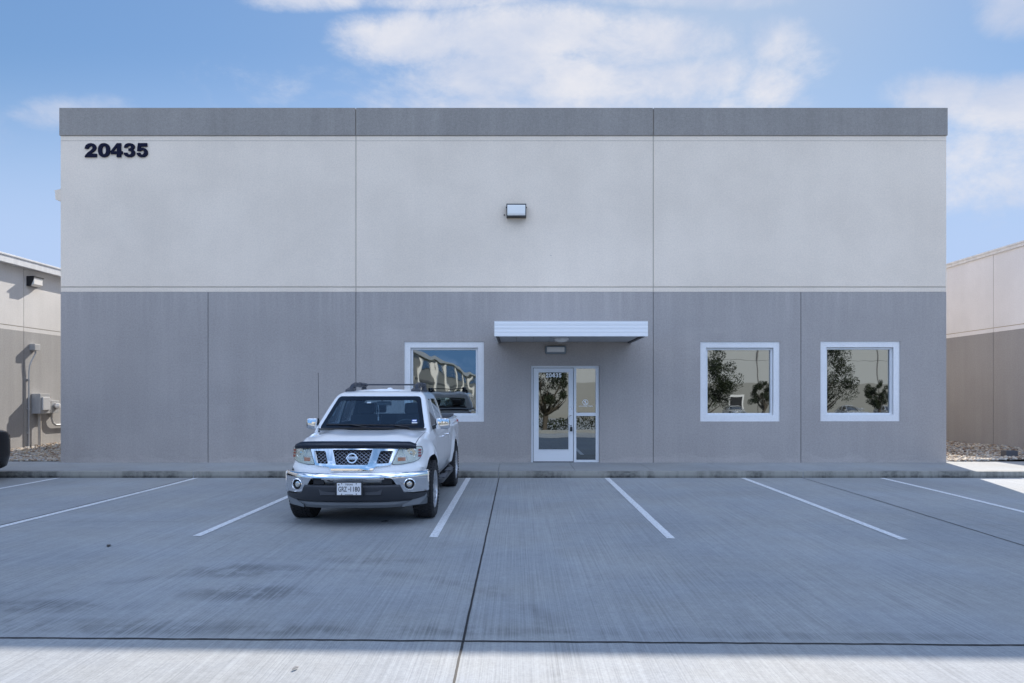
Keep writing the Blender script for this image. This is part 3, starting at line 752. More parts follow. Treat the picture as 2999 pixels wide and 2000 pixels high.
# ================================================================== ACROSS THE LANE (seen in the glass)
G2 = -1.04
op = empty('warehouse_building', (30, -49.5, G2), 'pale warehouse across the lane reflected in the windows', 'building')
mb = MB(); XO0, XO1 = -1.5, 72
whs = [(x, x+1.6, G2+1.0, G2+2.5) for x in (25.2, 33, 50)]
grid_wall(mb, (XO0, XO1), (G2-.2, G2+4.02), -49.6, -49.5+0, whs); mb.box(XO0, XO1, -70, -49.61, G2-.2, G2+4.0)
child(mb, 'lower_wall', mat('pale_taupe_stucco', (.31, .305, .285), .9), None, op)
mb = MB(); mb.box(XO0, XO1, -70, -49.52, G2+4.02, G2+6.75); mb.box(XO0, XO1, -70, -49.56, G2+6.78, G2+8.3)
child(mb, 'upper_wall', mat('pale_grey_wall', (.47, .475, .47), .9), None, op)
for x in (14.2, 28.6, 42.7, 57):
    mb = MB(); mb.box(x-.04, x+.04, -49.519, -49.44, G2, G2+8.2); child(mb, 'panel_joint', m_jointd, None, op)
for h in whs:
    mb = MB(); mb.box(h[0], h[1], -49.58, -49.56, h[2], h[3]); w = child(mb, 'window', m_black, None, op)
    mb = MB(); grid_wall(mb, (h[0]-.25, h[1]+.25), (h[2]-.25, h[3]+.25), -49.46, -49.5+.002, [h]); f = child(mb, 'window_surround', m_surround, None, op)
ob = empty('warehouse_building', (-13, -110, G2), 'long warehouse with pale pilasters reflected in the left window', 'building')
mb = MB(); mb.box(-40, -13, -230, -54, G2-.2, G2+8.2); child(mb, 'wall', mat('grey_beige_stucco', (.40, .385, .35), .9), None, ob)
mb = MB()
for y in (-60, -74, -90, -108, -130, -155, -185, -215): mb.box(-12.99, -12.6, y-.5, y+.5, G2, G2+7.6)
mb.box(-12.99, -12.7, -230, -54, G2+8.0, G2+8.6); child(mb, 'pilaster', m_surround, None, ob)
m_dg = mat('dark_glazing', (.03, .05, .07), .2)
for y in (-67, -82, -99, -119, -142, -170, -200):
    mb = MB(); mb.box(-12.99, -12.95, y-6, y+6, G2+5.9, G2+7.4); child(mb, 'window_band', m_dg, None, ob)
mb = MB(); mb.box(-12.99, -12.93, -230, -54, G2+4.5, G2+4.7); child(mb, 'reveal', m_jointd, None, ob)

def make_tree(name, label, loc, h, cr, trunk_h, n, seed, group):
    r = np.random.default_rng(seed); root = empty(name, loc, label, 'tree', group)
    mb = MB(); top = Vector((r.uniform(-.2, .2), r.uniform(-.2, .2), trunk_h))
    mb.tube([(0, 0, -.1), (0.02, .02, trunk_h*.5), top], [.16, .12, .10], 9)
    tips = []
    for i in range(9):
        a = i*2.4+r.uniform(-.3, .3); el = r.uniform(.3, 1.3); L = cr*r.uniform(.6, .95)
        dv = Vector((math.cos(a)*math.cos(el), math.sin(a)*math.cos(el), math.sin(el)*(h-trunk_h)/cr/1.5))
        p1 = top+dv*L*.5+Vector((0, 0, .1)); p2 = top+dv*L+Vector((r.uniform(-.2, .2), r.uniform(-.2, .2), .2))
        mb.tube([top, p1, p2], [.07, .045, .015], 6); tips += [p1, p2]
    mb.build('trunk', m_bark, root, 50)
    cen = Vector((0, 0, trunk_h+(h-trunk_h)*.5)); rz = (h-trunk_h)*.55
    cl = []
    for i in range(46):
        dv = r.normal(size=3); dv /= np.linalg.norm(dv); q = r.uniform(.35, 1.0)**.6
        cl.append((cen.x+dv[0]*cr*q*.85, cen.y+dv[1]*cr*q*.85, cen.z+dv[2]*rz*q*.85, r.uniform(.35, .62)*cr*.42))
    cl = np.array(cl); idx = r.integers(0, len(cl), n); off = r.normal(size=(n, 3)); off /= np.linalg.norm(off, axis=1)[:, None]
    c = cl[idx, :3]+off*(cl[idx, 3]*r.uniform(.5, 1.05, n))[:, None]
    a = r.normal(size=(n, 3)); a /= np.linalg.norm(a, axis=1)[:, None]; b = np.cross(a, r.normal(size=(n, 3))); b /= np.linalg.norm(b, axis=1)[:, None]
    s = r.uniform(.035, .075, n)[:, None]*(cr/2.2)**.5
    V = np.stack([c-a*s, c+b*s*.45, c+a*s, c-b*s*.45], 1).reshape(-1, 3)
    me = bpy.data.meshes.new('crown'); me.from_pydata(V.tolist(), [], (np.arange(n*4).reshape(-1, 4)).tolist()); me.update()
    link('crown', me, m_leaf, root); return root
gt = 'trees across the lane'
def vt(Dx, d): return ((Dx-1188)/1567*d, 31.3-d)
for (Dx, d_, h, cr, th, sd_, lb) in (
    (1612, 46, 6.3, 2.5, 1.2, 11, 'big oak mirrored at the left edge of the first right-hand window'),
    (1880, 46, 6.5, 2.6, 1.2, 12, 'big oak mirrored at the left edge of the rightmost window'),
    (1748, 66, 4.1, 1.15, 1.2, 13, 'small round oak mirrored at the right of the first right-hand window'),
    (2016, 66, 4.2, 1.35, 1.2, 14, 'small round oak mirrored at the right of the rightmost window'),
    (1250, 38, 4.6, 1.7, 1.15, 15, 'dense oak mirrored in the glass of the door'),
    (1050, 50, 3.0, 1.3, .8, 16, 'low bushy tree mirrored in the window behind the pickup')):
    x, y = vt(Dx, d_); make_tree('oak_tree', lb, (x, y, ground_z(x, y)), h, cr, th, 15000, sd_, gt)
# hedge along the lawn
n = 16000; r = np.random.default_rng(5)
hx = r.uniform(-9, 30, n); hy = -12.2+r.normal(size=n)*.3; hz = G2+.05+r.uniform(0, 1, n)**.6*(1.30+.18*np.sin(hx*1.9)+.1*np.sin(hx*5.3))
a = r.normal(size=(n, 3)); a /= np.linalg.norm(a, axis=1)[:, None]; b = np.cross(a, r.normal(size=(n, 3))); b /= np.linalg.norm(b, axis=1)[:, None]
c = np.stack([hx, hy, hz], 1); s = r.uniform(.05, .1, n)[:, None]
me = bpy.data.meshes.new('hedge'); me.from_pydata(np.stack([c-a*s, c+b*s*.5, c+a*s, c-b*s*.5], 1).reshape(-1, 3).tolist(), [], np.arange(n*4).reshape(-1, 4).tolist())
o = link('hedge', me, m_leaf); tag(o, 'leafy green hedge beyond the lawn mirrored in the door glass', 'hedge')

# a few dry leaves on the slab
for i, (x, y, a, lb) in enumerate(((-1.74, 8.97, .6, 'dark dry leaf on the concrete just in front of the pickup'), (-4.46, 7.45, 2.0, 'dark speck of leaf on the open slab left of the pickup'), (-1.35, 4.15, 1.1, 'small leaf on the sunlit strip of concrete at the bottom'))):
    mb = MB(); mb.prism([(.055, 0, .006), (.02, .02, .012), (-.03, .016, .008), (-.055, 0, .004), (-.02, -.018, .010), (.03, -.016, .007)], (0, 0, .003))
    o = mb.build('dry_leaf', m_jointd if i == 2 else m_black, loc=(x, y, lot_z(x, y)+.003)); o.rotation_euler.z = a; o.scale = (.5, .5, 1) if i == 2 else (1, 1, 1); tag(o, lb, 'leaf')
# ================================================================== THE PICKUP
def boolean(a, b, op):
    """a (mesh) op b (mesh) with the exact solver; both data blocks are used up"""
    oa = bpy.data.objects.new('a', a); ob = bpy.data.objects.new('b', b)
    col.objects.link(oa); col.objects.link(ob)
    md = oa.modifiers.new('b', 'BOOLEAN'); md.operation = op; md.object = ob; md.solver = 'EXACT'
    bpy.context.view_layer.update()
    def ext(m_):
        q = np.empty(len(m_.vertices)*3, dtype=np.float32); m_.vertices.foreach_get('co', q); q = q.reshape(-1, 3); return q.min(0), q.max(0)
    me = bpy.data.meshes.new_from_object(oa.evaluated_get(bpy.context.evaluated_depsgraph_get()))
    if op == 'DIFFERENCE':
        lo, hi = ext(a); l2, h2 = ext(me) if len(me.vertices) else (lo, hi)
        if (l2 < lo-1e-4).any() or (h2 > hi+1e-4).any() or not len(me.vertices):
            md.use_self = True; bpy.context.view_layer.update()
            me = bpy.data.meshes.new_from_object(oa.evaluated_get(bpy.context.evaluated_depsgraph_get()))
            l2, h2 = ext(me); print('BOOLEAN RETRY', 'ok' if not ((l2 < lo-1e-4).any() or (h2 > hi+1e-4).any()) else 'BAD')
    bpy.data.objects.remove(oa); bpy.data.objects.remove(ob)
    return me
def prism_me(pts, axis, t0, t1, mi=0):
    """axis 'X': pts are (y,z); 'Y': (x,z); 'Z': (x,y)"""
    mb = MB()
    f = {'X': lambda p: (t0, p[0], p[1]), 'Y': lambda p: (p[0], t0, p[1]), 'Z': lambda p: (p[0], p[1], t0)}[axis]
    v = {'X': (t1-t0, 0, 0), 'Y': (0, t1-t0, 0), 'Z': (0, 0, t1-t0)}[axis]
    mb.prism([f(p) for p in pts], v, mi); return mb.mesh()
def box_me(*a, bev=0, mi=0):
    mb = MB(); mb.box(*a, bev=bev, mi=mi); return mb.mesh()
def rpoly(pts, r, n=4):
    """round the corners of a 2-D polygon"""
    out = []
    N_ = len(pts)
    for i in range(N_):
        p0, p1, p2 = Vector(pts[i-1]), Vector(pts[i]), Vector(pts[(i+1) % N_])
        a = (p0-p1); b = (p2-p1); rr = min(r, a.length*.45, b.length*.45); a = p1+a.normalized()*rr; b = p1+b.normalized()*rr
        for k in range(n+1):
            t = k/n; out.append(tuple((a*(1-t)**2+p1*2*t*(1-t)+b*t*t)))
    return out
def interp(y, xs, vs): return float(np.interp(y, xs, vs))
def smoothv(xs, vs):
    """monotone smooth table lookup"""
    xs = list(xs); vs = list(vs)
    def f(y):
        if y <= xs[0]: return vs[0]
        if y >= xs[-1]: return vs[-1]
        i = max(k for k in range(len(xs)-1) if xs[k] <= y)
        h = xs[i+1]-xs[i]; t = (y-xs[i])/h
        def sl(k):
            if k == 0 or k == len(xs)-1: return 0 if k else (vs[1]-vs[0])/(xs[1]-xs[0])
            a = (vs[k]-vs[k-1])/(xs[k]-xs[k-1]); b = (vs[k+1]-vs[k])/(xs[k+1]-xs[k])
            return 0 if a*b <= 0 else 2*a*b/(a+b)
        m0, m1 = sl(i)*h, sl(i+1)*h
        return (2*t**3-3*t*t+1)*vs[i]+(t**3-2*t*t+t)*m0+(-2*t**3+3*t*t)*vs[i+1]+(t**3-t*t)*m1
    return f
def loft(sections, cap_n=10):
    """sections: list of half outlines [(x,y,z)] from bottom centre round to top centre; mirrored in x; closed with gridded ends"""
    bm = bmesh.new(); n = len(sections[0]); RR = []; LL = []
    for s in sections:
        r = [bm.verts.new(p) for p in s]; l = [r[0]]+[bm.verts.new((-p[0], p[1], p[2])) for p in s[1:-1]]+[r[-1]]
        RR.append(r); LL.append(l)
    for i in range(len(sections)-1):
        for k in range(n-1):
            bm.faces.new((RR[i][k], RR[i][k+1], RR[i+1][k+1], RR[i+1][k]))
            bm.faces.new((LL[i][k+1], LL[i][k], LL[i+1][k], LL[i+1][k+1]))
    for i in (0, len(sections)-1):
        rows = [[RR[i][0]]]
        for k in range(1, n-1):
            a, b = LL[i][k], RR[i][k]; rows.append([a]+[bm.verts.new(a.co.lerp(b.co, t/cap_n)) for t in range(1, cap_n)]+[b])
        rows.append([RR[i][-1]])
        for k in range(1, n-2):
            for t in range(cap_n): bm.faces.new((rows[k][t], rows[k][t+1], rows[k+1][t+1], rows[k+1][t]))
        for t in range(cap_n):
            bm.faces.new((rows[0][0], rows[1][t+1], rows[1][t])); bm.faces.new((rows[-1][0], rows[-2][t], rows[-2][t+1]))
    return bm
def done(bm):
    bmesh.ops.recalc_face_normals(bm, faces=bm.faces); me = bpy.data.meshes.new('m'); bm.to_mesh(me); bm.free(); return me
def spline(pts, n):
    """Catmull-Rom through 2-D points, n per span"""
    P = [Vector(p) for p in pts]; out = []
    for i in range(len(P)-1):
        p0 = P[i-1] if i else P[0]*2-P[1]; p1, p2 = P[i], P[i+1]; p3 = P[i+2] if i+2 < len(P) else P[-1]*2-P[-2]
        for k in range(n):
            t = k/n; out.append(.5*((2*p1)+(p2-p0)*t+(2*p0-5*p1+4*p2-p3)*t*t+(3*p1-p0-3*p2+p3)*t**3))
    out.append(P[-1]); return out

# ---- lower body: tables along the length (front axle y=0, front of the truck towards -y)
WB = 3.20; RT = .388
Yk =  [-.84, -.70, -.45, -.15, .15, .45, .80, 2.40, 2.55, 3.2, 4.28]
f_zb = smoothv(Yk, [.60, .50, .44, .42, .42, .42, .42, .42, .46, .48, .52])
f_wb = smoothv(Yk, [.80, .82, .84, .84, .84, .84, .85, .86, .87, .87, .86])
f_wm = smoothv(Yk, [.845, .87, .895, .905, .905, .905, .905, .905, .905, .905, .895])
f_ws = smoothv(Yk, [.80, .83, .855, .865, .868, .868, .868, .868, .885, .885, .875])
f_zs = smoothv(Yk, [.86, .91, .96, 1.0, 1.03, 1.06, 1.09, 1.12, 1.14, 1.15, 1.16])
f_wt = smoothv(Yk, [.735, .755, .775, .785, .79, .795, .815, .82, .85, .85, .84])
f_zt = smoothv(Yk, [1.005, 1.045, 1.085, 1.11, 1.135, 1.155, 1.175, 1.20, 1.245, 1.25, 1.255])
f_zc = smoothv(Yk, [1.025, 1.085, 1.14, 1.165, 1.185, 1.20, 1.20, 1.22, 1.25, 1.255, 1.26])
def fade(y): return 1-sstep(-.7, .35, y)
def sweep(x, y): return .34*(min(abs(x), 1)/.9)**2.6*fade(y)
def lean(z): return .19*max(0.0, z-.72)
def body_sec(y, off=0.0):
    zb = f_zb(y)+off; wb = f_wb(y)-off; wm = f_wm(y)-off; ws = f_ws(y)-off; zs = f_zs(y)-off*.3; wt = f_wt(y)-off*.8; zt = f_zt(y)-off; zc = f_zc(y)-off
    zm = .74
    up = [(wb, zb+.035), (wb+.3*(wm-wb)+.01, zb+.14), (wm, zm), (ws+.012, zs-.06), (ws-.012, zs+.01), (wt, zt), (wt*.86, zt+(zc-zt)*.30), (wt*.60, zt+(zc-zt)*.86 + (.012 if y < .5 else 0)), (wt*.30, zc-.001), (0, zc)]
    s = [(0, zb), (wb*.5, zb), (wb-.04, zb)]
    pts = [Vector(p) for p in s]+spline(up, 6)
    yy = max(y, -.84+off)
    out = []
    for p in pts:
        x, z = p.x, p.y
        # flares round the wheels
        if x > .7 and z < 1.06:
            for yc in (0.0, WB):
                r = math.hypot(yy-yc, z-.42)
                q = math.exp(-((r-.50)/.085)**2)
                x += .038*q*(1 if z > .45 else .5) if r > .38 else .03
        zz = z
        if z < .745 and yy < -.2 and False: pass
        out.append((x, yy, zz))
    return out
def body_me(off=0.0):
    ys = [-.84, -.83, -.80, -.76]+lin(-.72, 4.20, 84)+[4.25, 4.28]
    # nose rounding: the first sections shrink slightly
    secs = []
    for i, y in enumerate(ys):
        s = body_sec(y, off)
        k = {0: .030, 1: .014, 2: .004}.get(i, 0)
        if i == len(ys)-1: k = .02
        if k:
            zc = .80; s = [(p[0]*(1-k*.9), p[1], zc+(p[2]-zc)*(1-k*1.6)) for p in s]
        secs.append(s)
    bm = loft(secs, 22)
    for v in bm.verts:
        y_ = v.co.y; v.co.y += sweep(v.co.x, y_) + lean(v.co.z)*(1-sstep(-.84, -.35, y_))
    return done(bm)
body = body_me()
cutm = []
def cyl_me(y, z, r, x0, x1, seg=40, mi=1):
    mb = MB(); mb.lathe([(x0, r), (x1, r)], 'X', (0, y, z), seg, mi); return mb.mesh()
body = boolean(body, prism_me([(-.497, .997), (.497, .997), (.44, .80), (.235, .80), (.20, .745), (-.20, .745), (-.235, .80), (-.44, .80)], 'Y', -1.2, -.62, 1), 'DIFFERENCE')
# wheel wells
for yc in (0.0, WB):
    for sgn in (-1, 1):
        pts = [(yc-.47, .2), (yc-.455, .45)]+[(yc-.455*math.cos(t), .43+.435*math.sin(t)**.9) for t in [math.pi*i/16 for i in range(1, 16)]]+[(yc+.455, .45), (yc+.47, .2)]
        a, b = (.42, 1.1) if sgn > 0 else (-1.1, -.42)
        body = boolean(body, prism_me(pts, 'X', a, b, 1), 'DIFFERENCE')
# cab cavity, bed cavity, front grille hollow
body = boolean(body, box_me(-.76, .76, .46, 2.38, .50, 1.6, mi=1), 'DIFFERENCE')
body = boolean(body, box_me(-.70, .70, 2.56, 4.20, .80, 1.6, mi=1), 'DIFFERENCE')

# ---- greenhouse
def cab_me(off=0.0, top=True):
    Zk = [1.10, 1.20, 1.35, 1.50, 1.60, 1.655, 1.695, 1.722, 1.738]
    yf = [.07, .20, .40, .60, .735, .81, .91, 1.04, 1.20]
    yr = [2.46, 2.46, 2.42, 2.38, 2.355, 2.335, 2.30, 2.24, 2.15]
    w_ = [.826, .812, .768, .722, .688, .662, .628, .578, .51]
    bow = [.19, .19, .17, .155, .145, .14, .13, .11, .10]
    rings = []
    bm = bmesh.new()
    for i, z in enumerate(Zk):
        a, b, w, bw = yf[i]+off*1.3, yr[i]-off, w_[i]-off, bow[i]
        zz = z-(off if i > 5 else 0)
        loop = []
        NF = 14
        cr = .05
        for k in range(NF+1):          # front, right half from centre outwards
            x = (w-cr)*k/NF; loop.append((x, a+bw*(x/w)**2.2))
        ax, ay = loop[-1]
        yc = ay+cr*1.1
        for k in range(1, 5):
            t = k/5*math.pi/2; loop.append((w-cr+cr*math.sin(t), yc-cr*1.1*math.cos(t)))
        for k in range(0, 13):
            t = k/12; loop.append((w-.012*t, yc+(b-.07-yc)*t))
        for k in range(1, 5):
            t = k/5*math.pi/2; loop.append((w-.012-.06+.06*math.cos(t), b-.07+.07*math.sin(t)))
        for k in range(0, 9): loop.append(((w-.072)*(1-k/8), b))
        rings.append([bm.verts.new((x, y, zz)) for x, y in loop]+[None]); rings[-1].pop()
    n = len(rings[0]); mir = []
    for r in rings: mir.append([r[0]]+[bm.verts.new((-v.co.x, v.co.y, v.co.z)) for v in r[1:-1]]+[r[-1]])
    for i in range(len(rings)-1):
        for k in range(n-1):
            bm.faces.new((rings[i][k], rings[i][k+1], rings[i+1][k+1], rings[i+1][k])); bm.faces.new((mir[i][k+1], mir[i][k], mir[i+1][k], mir[i+1][k+1]))
    for i, dome in ((0, 0), (len(rings)-1, .026)):
        C_ = 12; rows = [[rings[i][0]]]
        for k in range(1, n-1):
            a, b = mir[i][k].co, rings[i][k].co; row = [mir[i][k]]
            for t in range(1, C_):
                p = a.lerp(b, t/C_); e = min(1, (k/4), (n-1-k)/4); p.z += dome*(1-(2*t/C_-1)**2)*e**.5; row.append(bm.verts.new(p))
            rows.append(row+[rings[i][k]])
        rows.append([rings[i][-1]])
        for k in range(1, n-2):
            for t in range(C_): bm.faces.new((rows[k][t], rows[k][t+1], rows[k+1][t+1], rows[k+1][t]))
        for t in range(C_):
            bm.faces.new((rows[0][0], rows[1][t+1], rows[1][t])); bm.faces.new((rows[-1][0], rows[-2][t], rows[-2][t+1]))
    return done(bm)
WSH = rpoly([(-.752, 1.19), (.752, 1.19), (.612, 1.652), (-.612, 1.652)], .05)
SIDE1 = rpoly([(.62, 1.215), (1.44, 1.225), (1.44, 1.610), (1.20, 1.612), (1.06, 1.585)], .04)
SIDE2 = rpoly([(1.53, 1.225), (2.16, 1.235), (2.16, 1.45), (2.07, 1.60), (1.97, 1.612), (1.53, 1.614)], .04)
BACK = rpoly([(-.60, 1.28), (.60, 1.28), (.55, 1.58), (-.55, 1.58)], .05)
def setmi(me, i):
    for p in me.polygons: p.material_index = i
    return me
cab = boolean(cab_me(), setmi(cab_me(.045), 1), 'DIFFERENCE')
cab = boolean(cab, prism_me(WSH, 'Y', -.5, 1.45), 'DIFFERENCE')
cab = boolean(cab, prism_me(SIDE1, 'X', -1.2, 1.2), 'DIFFERENCE')
cab = boolean(cab, prism_me(SIDE2, 'X', -1.2, 1.2), 'DIFFERENCE')
cab = boolean(cab, prism_me(BACK, 'Y', 1.9, 2.8), 'DIFFERENCE')
cab = boolean(cab, box_me(-.79, .79, .46, 2.40, 1.0, 1.16, mi=1), 'DIFFERENCE')
def glass_me(poly, axis, t0, t1, o1=.006, o2=.011):
    sh = boolean(cab_me(o1), cab_me(o2), 'DIFFERENCE')
    return boolean(sh, prism_me(poly, axis, t0, t1), 'INTERSECT')

# ---- materials
m_paint = mat('white_car_paint', (.90, .90, .90), .30, 0, coat=1.0, spec=.5)
m_inner = mat('dark_interior', (.16, .165, .17), .8)
def glassmat(name, tint, gl):
    ma = bpy.data.materials.new(name); ma.use_nodes = True; N = NT(ma.node_tree)
    for n in list(N.n): N.n.remove(n)
    lw = N.new('ShaderNodeLayerWeight'); lw.inputs[0].default_value = .5
    fr_ = N.m('ADD', gl, N.m('MULTIPLY', 1-gl, N.m('POWER', lw.outputs['Facing'], 5.0)))
    tr = N.new('ShaderNodeBsdfTransparent'); tr.inputs[0].default_value = (*tint, 1)
    g = N.new('ShaderNodeBsdfGlossy'); g.inputs['Roughness'].default_value = .01; g.inputs[0].default_value = (.95, .97, 1, 1)
    mx = N.new('ShaderNodeMixShader'); N.l.new(fr_, mx.inputs[0]); N.l.new(tr.outputs[0], mx.inputs[1]); N.l.new(g.outputs[0], mx.inputs[2])
    o = N.new('ShaderNodeOutputMaterial'); N.l.new(mx.outputs[0], o.inputs[0]); return ma
m_wind = glassmat('windscreen_glass', (.80, .88, .92), .075)
m_privacy = glassmat('dark_side_glass', (.42, .44, .46), .05)
m_clear = glassmat('lamp_glass', (.93, .94, .93), .03)
m_frit = mat('black_glass_border', (.006, .008, .014), .12)
m_seat = mat('charcoal_leather', (.085, .08, .08), .5)
m_dash = mat('dash_grey', (.10, .11, .12), .7)
m_deflect = mat('smoked_acrylic', (.008, .012, .024), .22)
m_valance = mat('charcoal_bumper_plastic', (.028, .031, .038), .5)
m_valg = mat('grey_lower_plastic', (.13, .14, .15), .5)
m_amber = mat('amber_lens', (.55, .20, .08), .2, coat=.6)
m_redl = mat('red_lens', (.35, .03, .02), .2, coat=.6)
m_refl = mat('lamp_reflector', (.75, .74, .70), .16, 1.0)
m_lampin = mat('lamp_housing_cream', (.66, .65, .58), .25, .35)
m_alloy = mat('alloy_wheel', (.58, .59, .61), .28, .8)
m_dred = mat('dark_metal', (.02, .02, .022), .5)
m_rack = mat('slate_rack', (.045, .05, .065), .4)
m_plate = mat('plate_white', (.70, .70, .70), .5)
m_plink = mat('plate_ink', (.02, .02, .025), .5)

TX, TY = -2.068, 9.37
TZ = lot_z(TX, TY+1)
truck = empty('pickup_truck', (TX, TY, TZ), 'white four-door pickup with chrome bumper parked nose out before the building', 'pickup truck')
P_ = lambda me, name, mats, ang=30, parent=None: link(name, me, mats, parent or truck, None, ang)
body_o = P_(body, 'body', [m_paint, m_dred], 38)
cab_o = P_(cab, 'cab', [m_paint, m_inner], 38)
bvh_b = BVHTree.FromPolygons([v.co[:] for v in body.vertices], [p.vertices[:] for p in body.polygons])
bvh_c = BVHTree.FromPolygons([v.co[:] for v in cab.vertices], [p.vertices[:] for p in cab.polygons])
def hit(bv, o, dr, default=None):
    r = bv.ray_cast(Vector(o), Vector(dr)); return (r[0], r[1]) if r[0] is not None else (default, None)
def seam(mb, pts, axis, w=.006, lift=.0012, n=14, bv=None, sgn=1, mi=0):
    """a narrow ribbon laid on the skin: pts in (y,z) for axis X, (x,y) for axis Z, (x,z) for axis Y"""
    bv = bv or bvh_b; P = []
    for a, b in zip(pts[:-1], pts[1:]):
        for k in range(n): P.append((a[0]+(b[0]-a[0])*k/n, a[1]+(b[1]-a[1])*k/n))
    P.append(pts[-1]); prev = None
    for i, p in enumerate(P):
        q = P[min(i+1, len(P)-1)]; r = P[max(i-1, 0)]; t = Vector((q[0]-r[0], q[1]-r[1])); t.normalize(); nrm = Vector((-t.y, t.x))*w/2
        cur = []
        for s_ in (1, -1):
            a, b = p[0]+nrm.x*s_, p[1]+nrm.y*s_
            o, dr = {'X': ((1.4*sgn, a, b), (-sgn, 0, 0)), 'Z': ((a, b, 2.2), (0, 0, -1)), 'Y': ((a, -2, b), (0, 1, 0))}[axis]
            h, nn_ = hit(bv, o, dr)
            if h is None: cur = None; break
            cur.append(h+Vector(nn_)*lift)
        if cur and prev: 
            try: mb.poly([prev[0], prev[1], cur[1], cur[0]], mi)
            except ValueError: pass
        prev = cur
# ---- windscreen and windows
g = glass_me(WSH, 'Y', -.5, 1.45); ws = P_(g, 'windshield', m_wind)
inner = rpoly([(-.672, 1.262), (.672, 1.262), (.570, 1.592), (-.570, 1.592)], .045)
fr = boolean(boolean(cab_me(.0035), cab_me(.0055), 'DIFFERENCE'), prism_me(WSH, 'Y', -.5, 1.45), 'INTERSECT')
fr = boolean(fr, prism_me(inner, 'Y', -.6, 1.5), 'DIFFERENCE')
P_(fr, 'glass_border', m_frit, 30, ws)
def split_sides(me):
    out = []
    for s_ in (-1, 1):
        b = bmesh.new(); b.from_mesh(me); bmesh.ops.delete(b, geom=[f for f in b.faces if f.calc_center_median().x*s_ < 0], context='FACES')
        m2 = bpy.data.meshes.new('side'); b.to_mesh(m2); b.free(); out.append(m2)
    return out
for poly_ in (SIDE1, SIDE2):
    for m2 in split_sides(glass_me(poly_, 'X', -1.2, 1.2)):
        P_(m2, 'side_window', m_privacy)
P_(glass_me(BACK, 'Y', 1.9, 2.8), 'rear_window', m_wind)
# window trim and rain visors
for sg in (-1, 1):
    mb = MB()
    for poly_ in (SIDE1, SIDE2):
        seam(mb, list(poly_)+[poly_[0]], 'X', .016, .001, 1, bvh_c, sg)
    seam(mb, [(1.485, 1.225), (1.485, 1.61)], 'X', .012, .002, 6, bvh_c, sg)
    mb.build('window_seal', m_black, truck)
# visor strips
    mb = MB()
    seam(mb, [(.76, 1.34), (1.06, 1.566), (1.20, 1.585), (1.43, 1.588)], 'X', .03, .012, 6, bvh_c, sg)
    seam(mb, [(1.54, 1.588), (1.97, 1.586), (2.06, 1.565), (2.13, 1.48)], 'X', .03, .012, 6, bvh_c, sg)
    if len(mb.bm.faces): mb.build('rain_visor', m_deflect, truck)
    else: mb.bm.free()

# ---- panel gaps
m_gap = mat('gap_grey', (.10, .10, .11), .6)
def gaps(axis, pts, w, n, sg, name='panel_gap', lift=.001, m_=None):
    mb = MB(); seam(mb, pts, axis, w, lift, n, bvh_b, sg); mb.build(name, m_ or m_gap, truck)
for sg in (-1, 1):
    gaps('Z', [(sg*.735, -.62), (sg*.752, -.3), (sg*.765, .05), (sg*.772, .26)], .008, 14, sg)
    gaps('X', [(.66, 1.15), (.65, 1.0), (.67, .75), (.70, .50), (2.25, .50)], .007, 14, sg)
    gaps('X', [(1.54, 1.19), (1.55, .9), (1.54, .51)], .007, 10, sg)
    gaps('X', [(2.25, 1.19), (2.26, 1.0), (2.40, .92), (2.49, .86)], .007, 10, sg)
    gaps('X', [(2.50, 1.22), (2.50, .50)], .012, 14, sg)
    gaps('X', [(.74, .62), (1.50, .625)], .05, 14, sg, 'side_moulding', .008, m_paint)
    gaps('X', [(1.58, .625), (2.40, .63)], .05, 14, sg, 'side_moulding', .008, m_paint)
# ---- hood deflector
mb = MB(); prev = None
sec = [(0, .002), (-.022, .010), (-.034, .040), (-.030, .072), (-.012, .098), (.016, .112), (.020, .108), (-.006, .090), (-.020, .066), (-.024, .040), (-.014, .016), (.004, .010)]
rows = []
for i in range(41):
    t = -1+2*i/40; x = .775*t; k = 1-.30*max(0, abs(t)-.9)/.1
    y0 = -.812+sweep(x*.96, -.84)*.93; z0 = 1.000-.020*abs(t)**3
    rows.append([mb.bm.verts.new((x, y0+a*.9, z0+b*.82*k)) for a, b in sec])
for a, b in zip(rows[:-1], rows[1:]):
    for k in range(len(sec)): mb.bm.faces.new((a[k], a[(k+1) % len(sec)], b[(k+1) % len(sec)], b[k]))
mb.bm.faces.new(rows[0]); mb.bm.faces.new(rows[-1][::-1])
mb.build('hood_deflector', m_deflect, truck, 50)

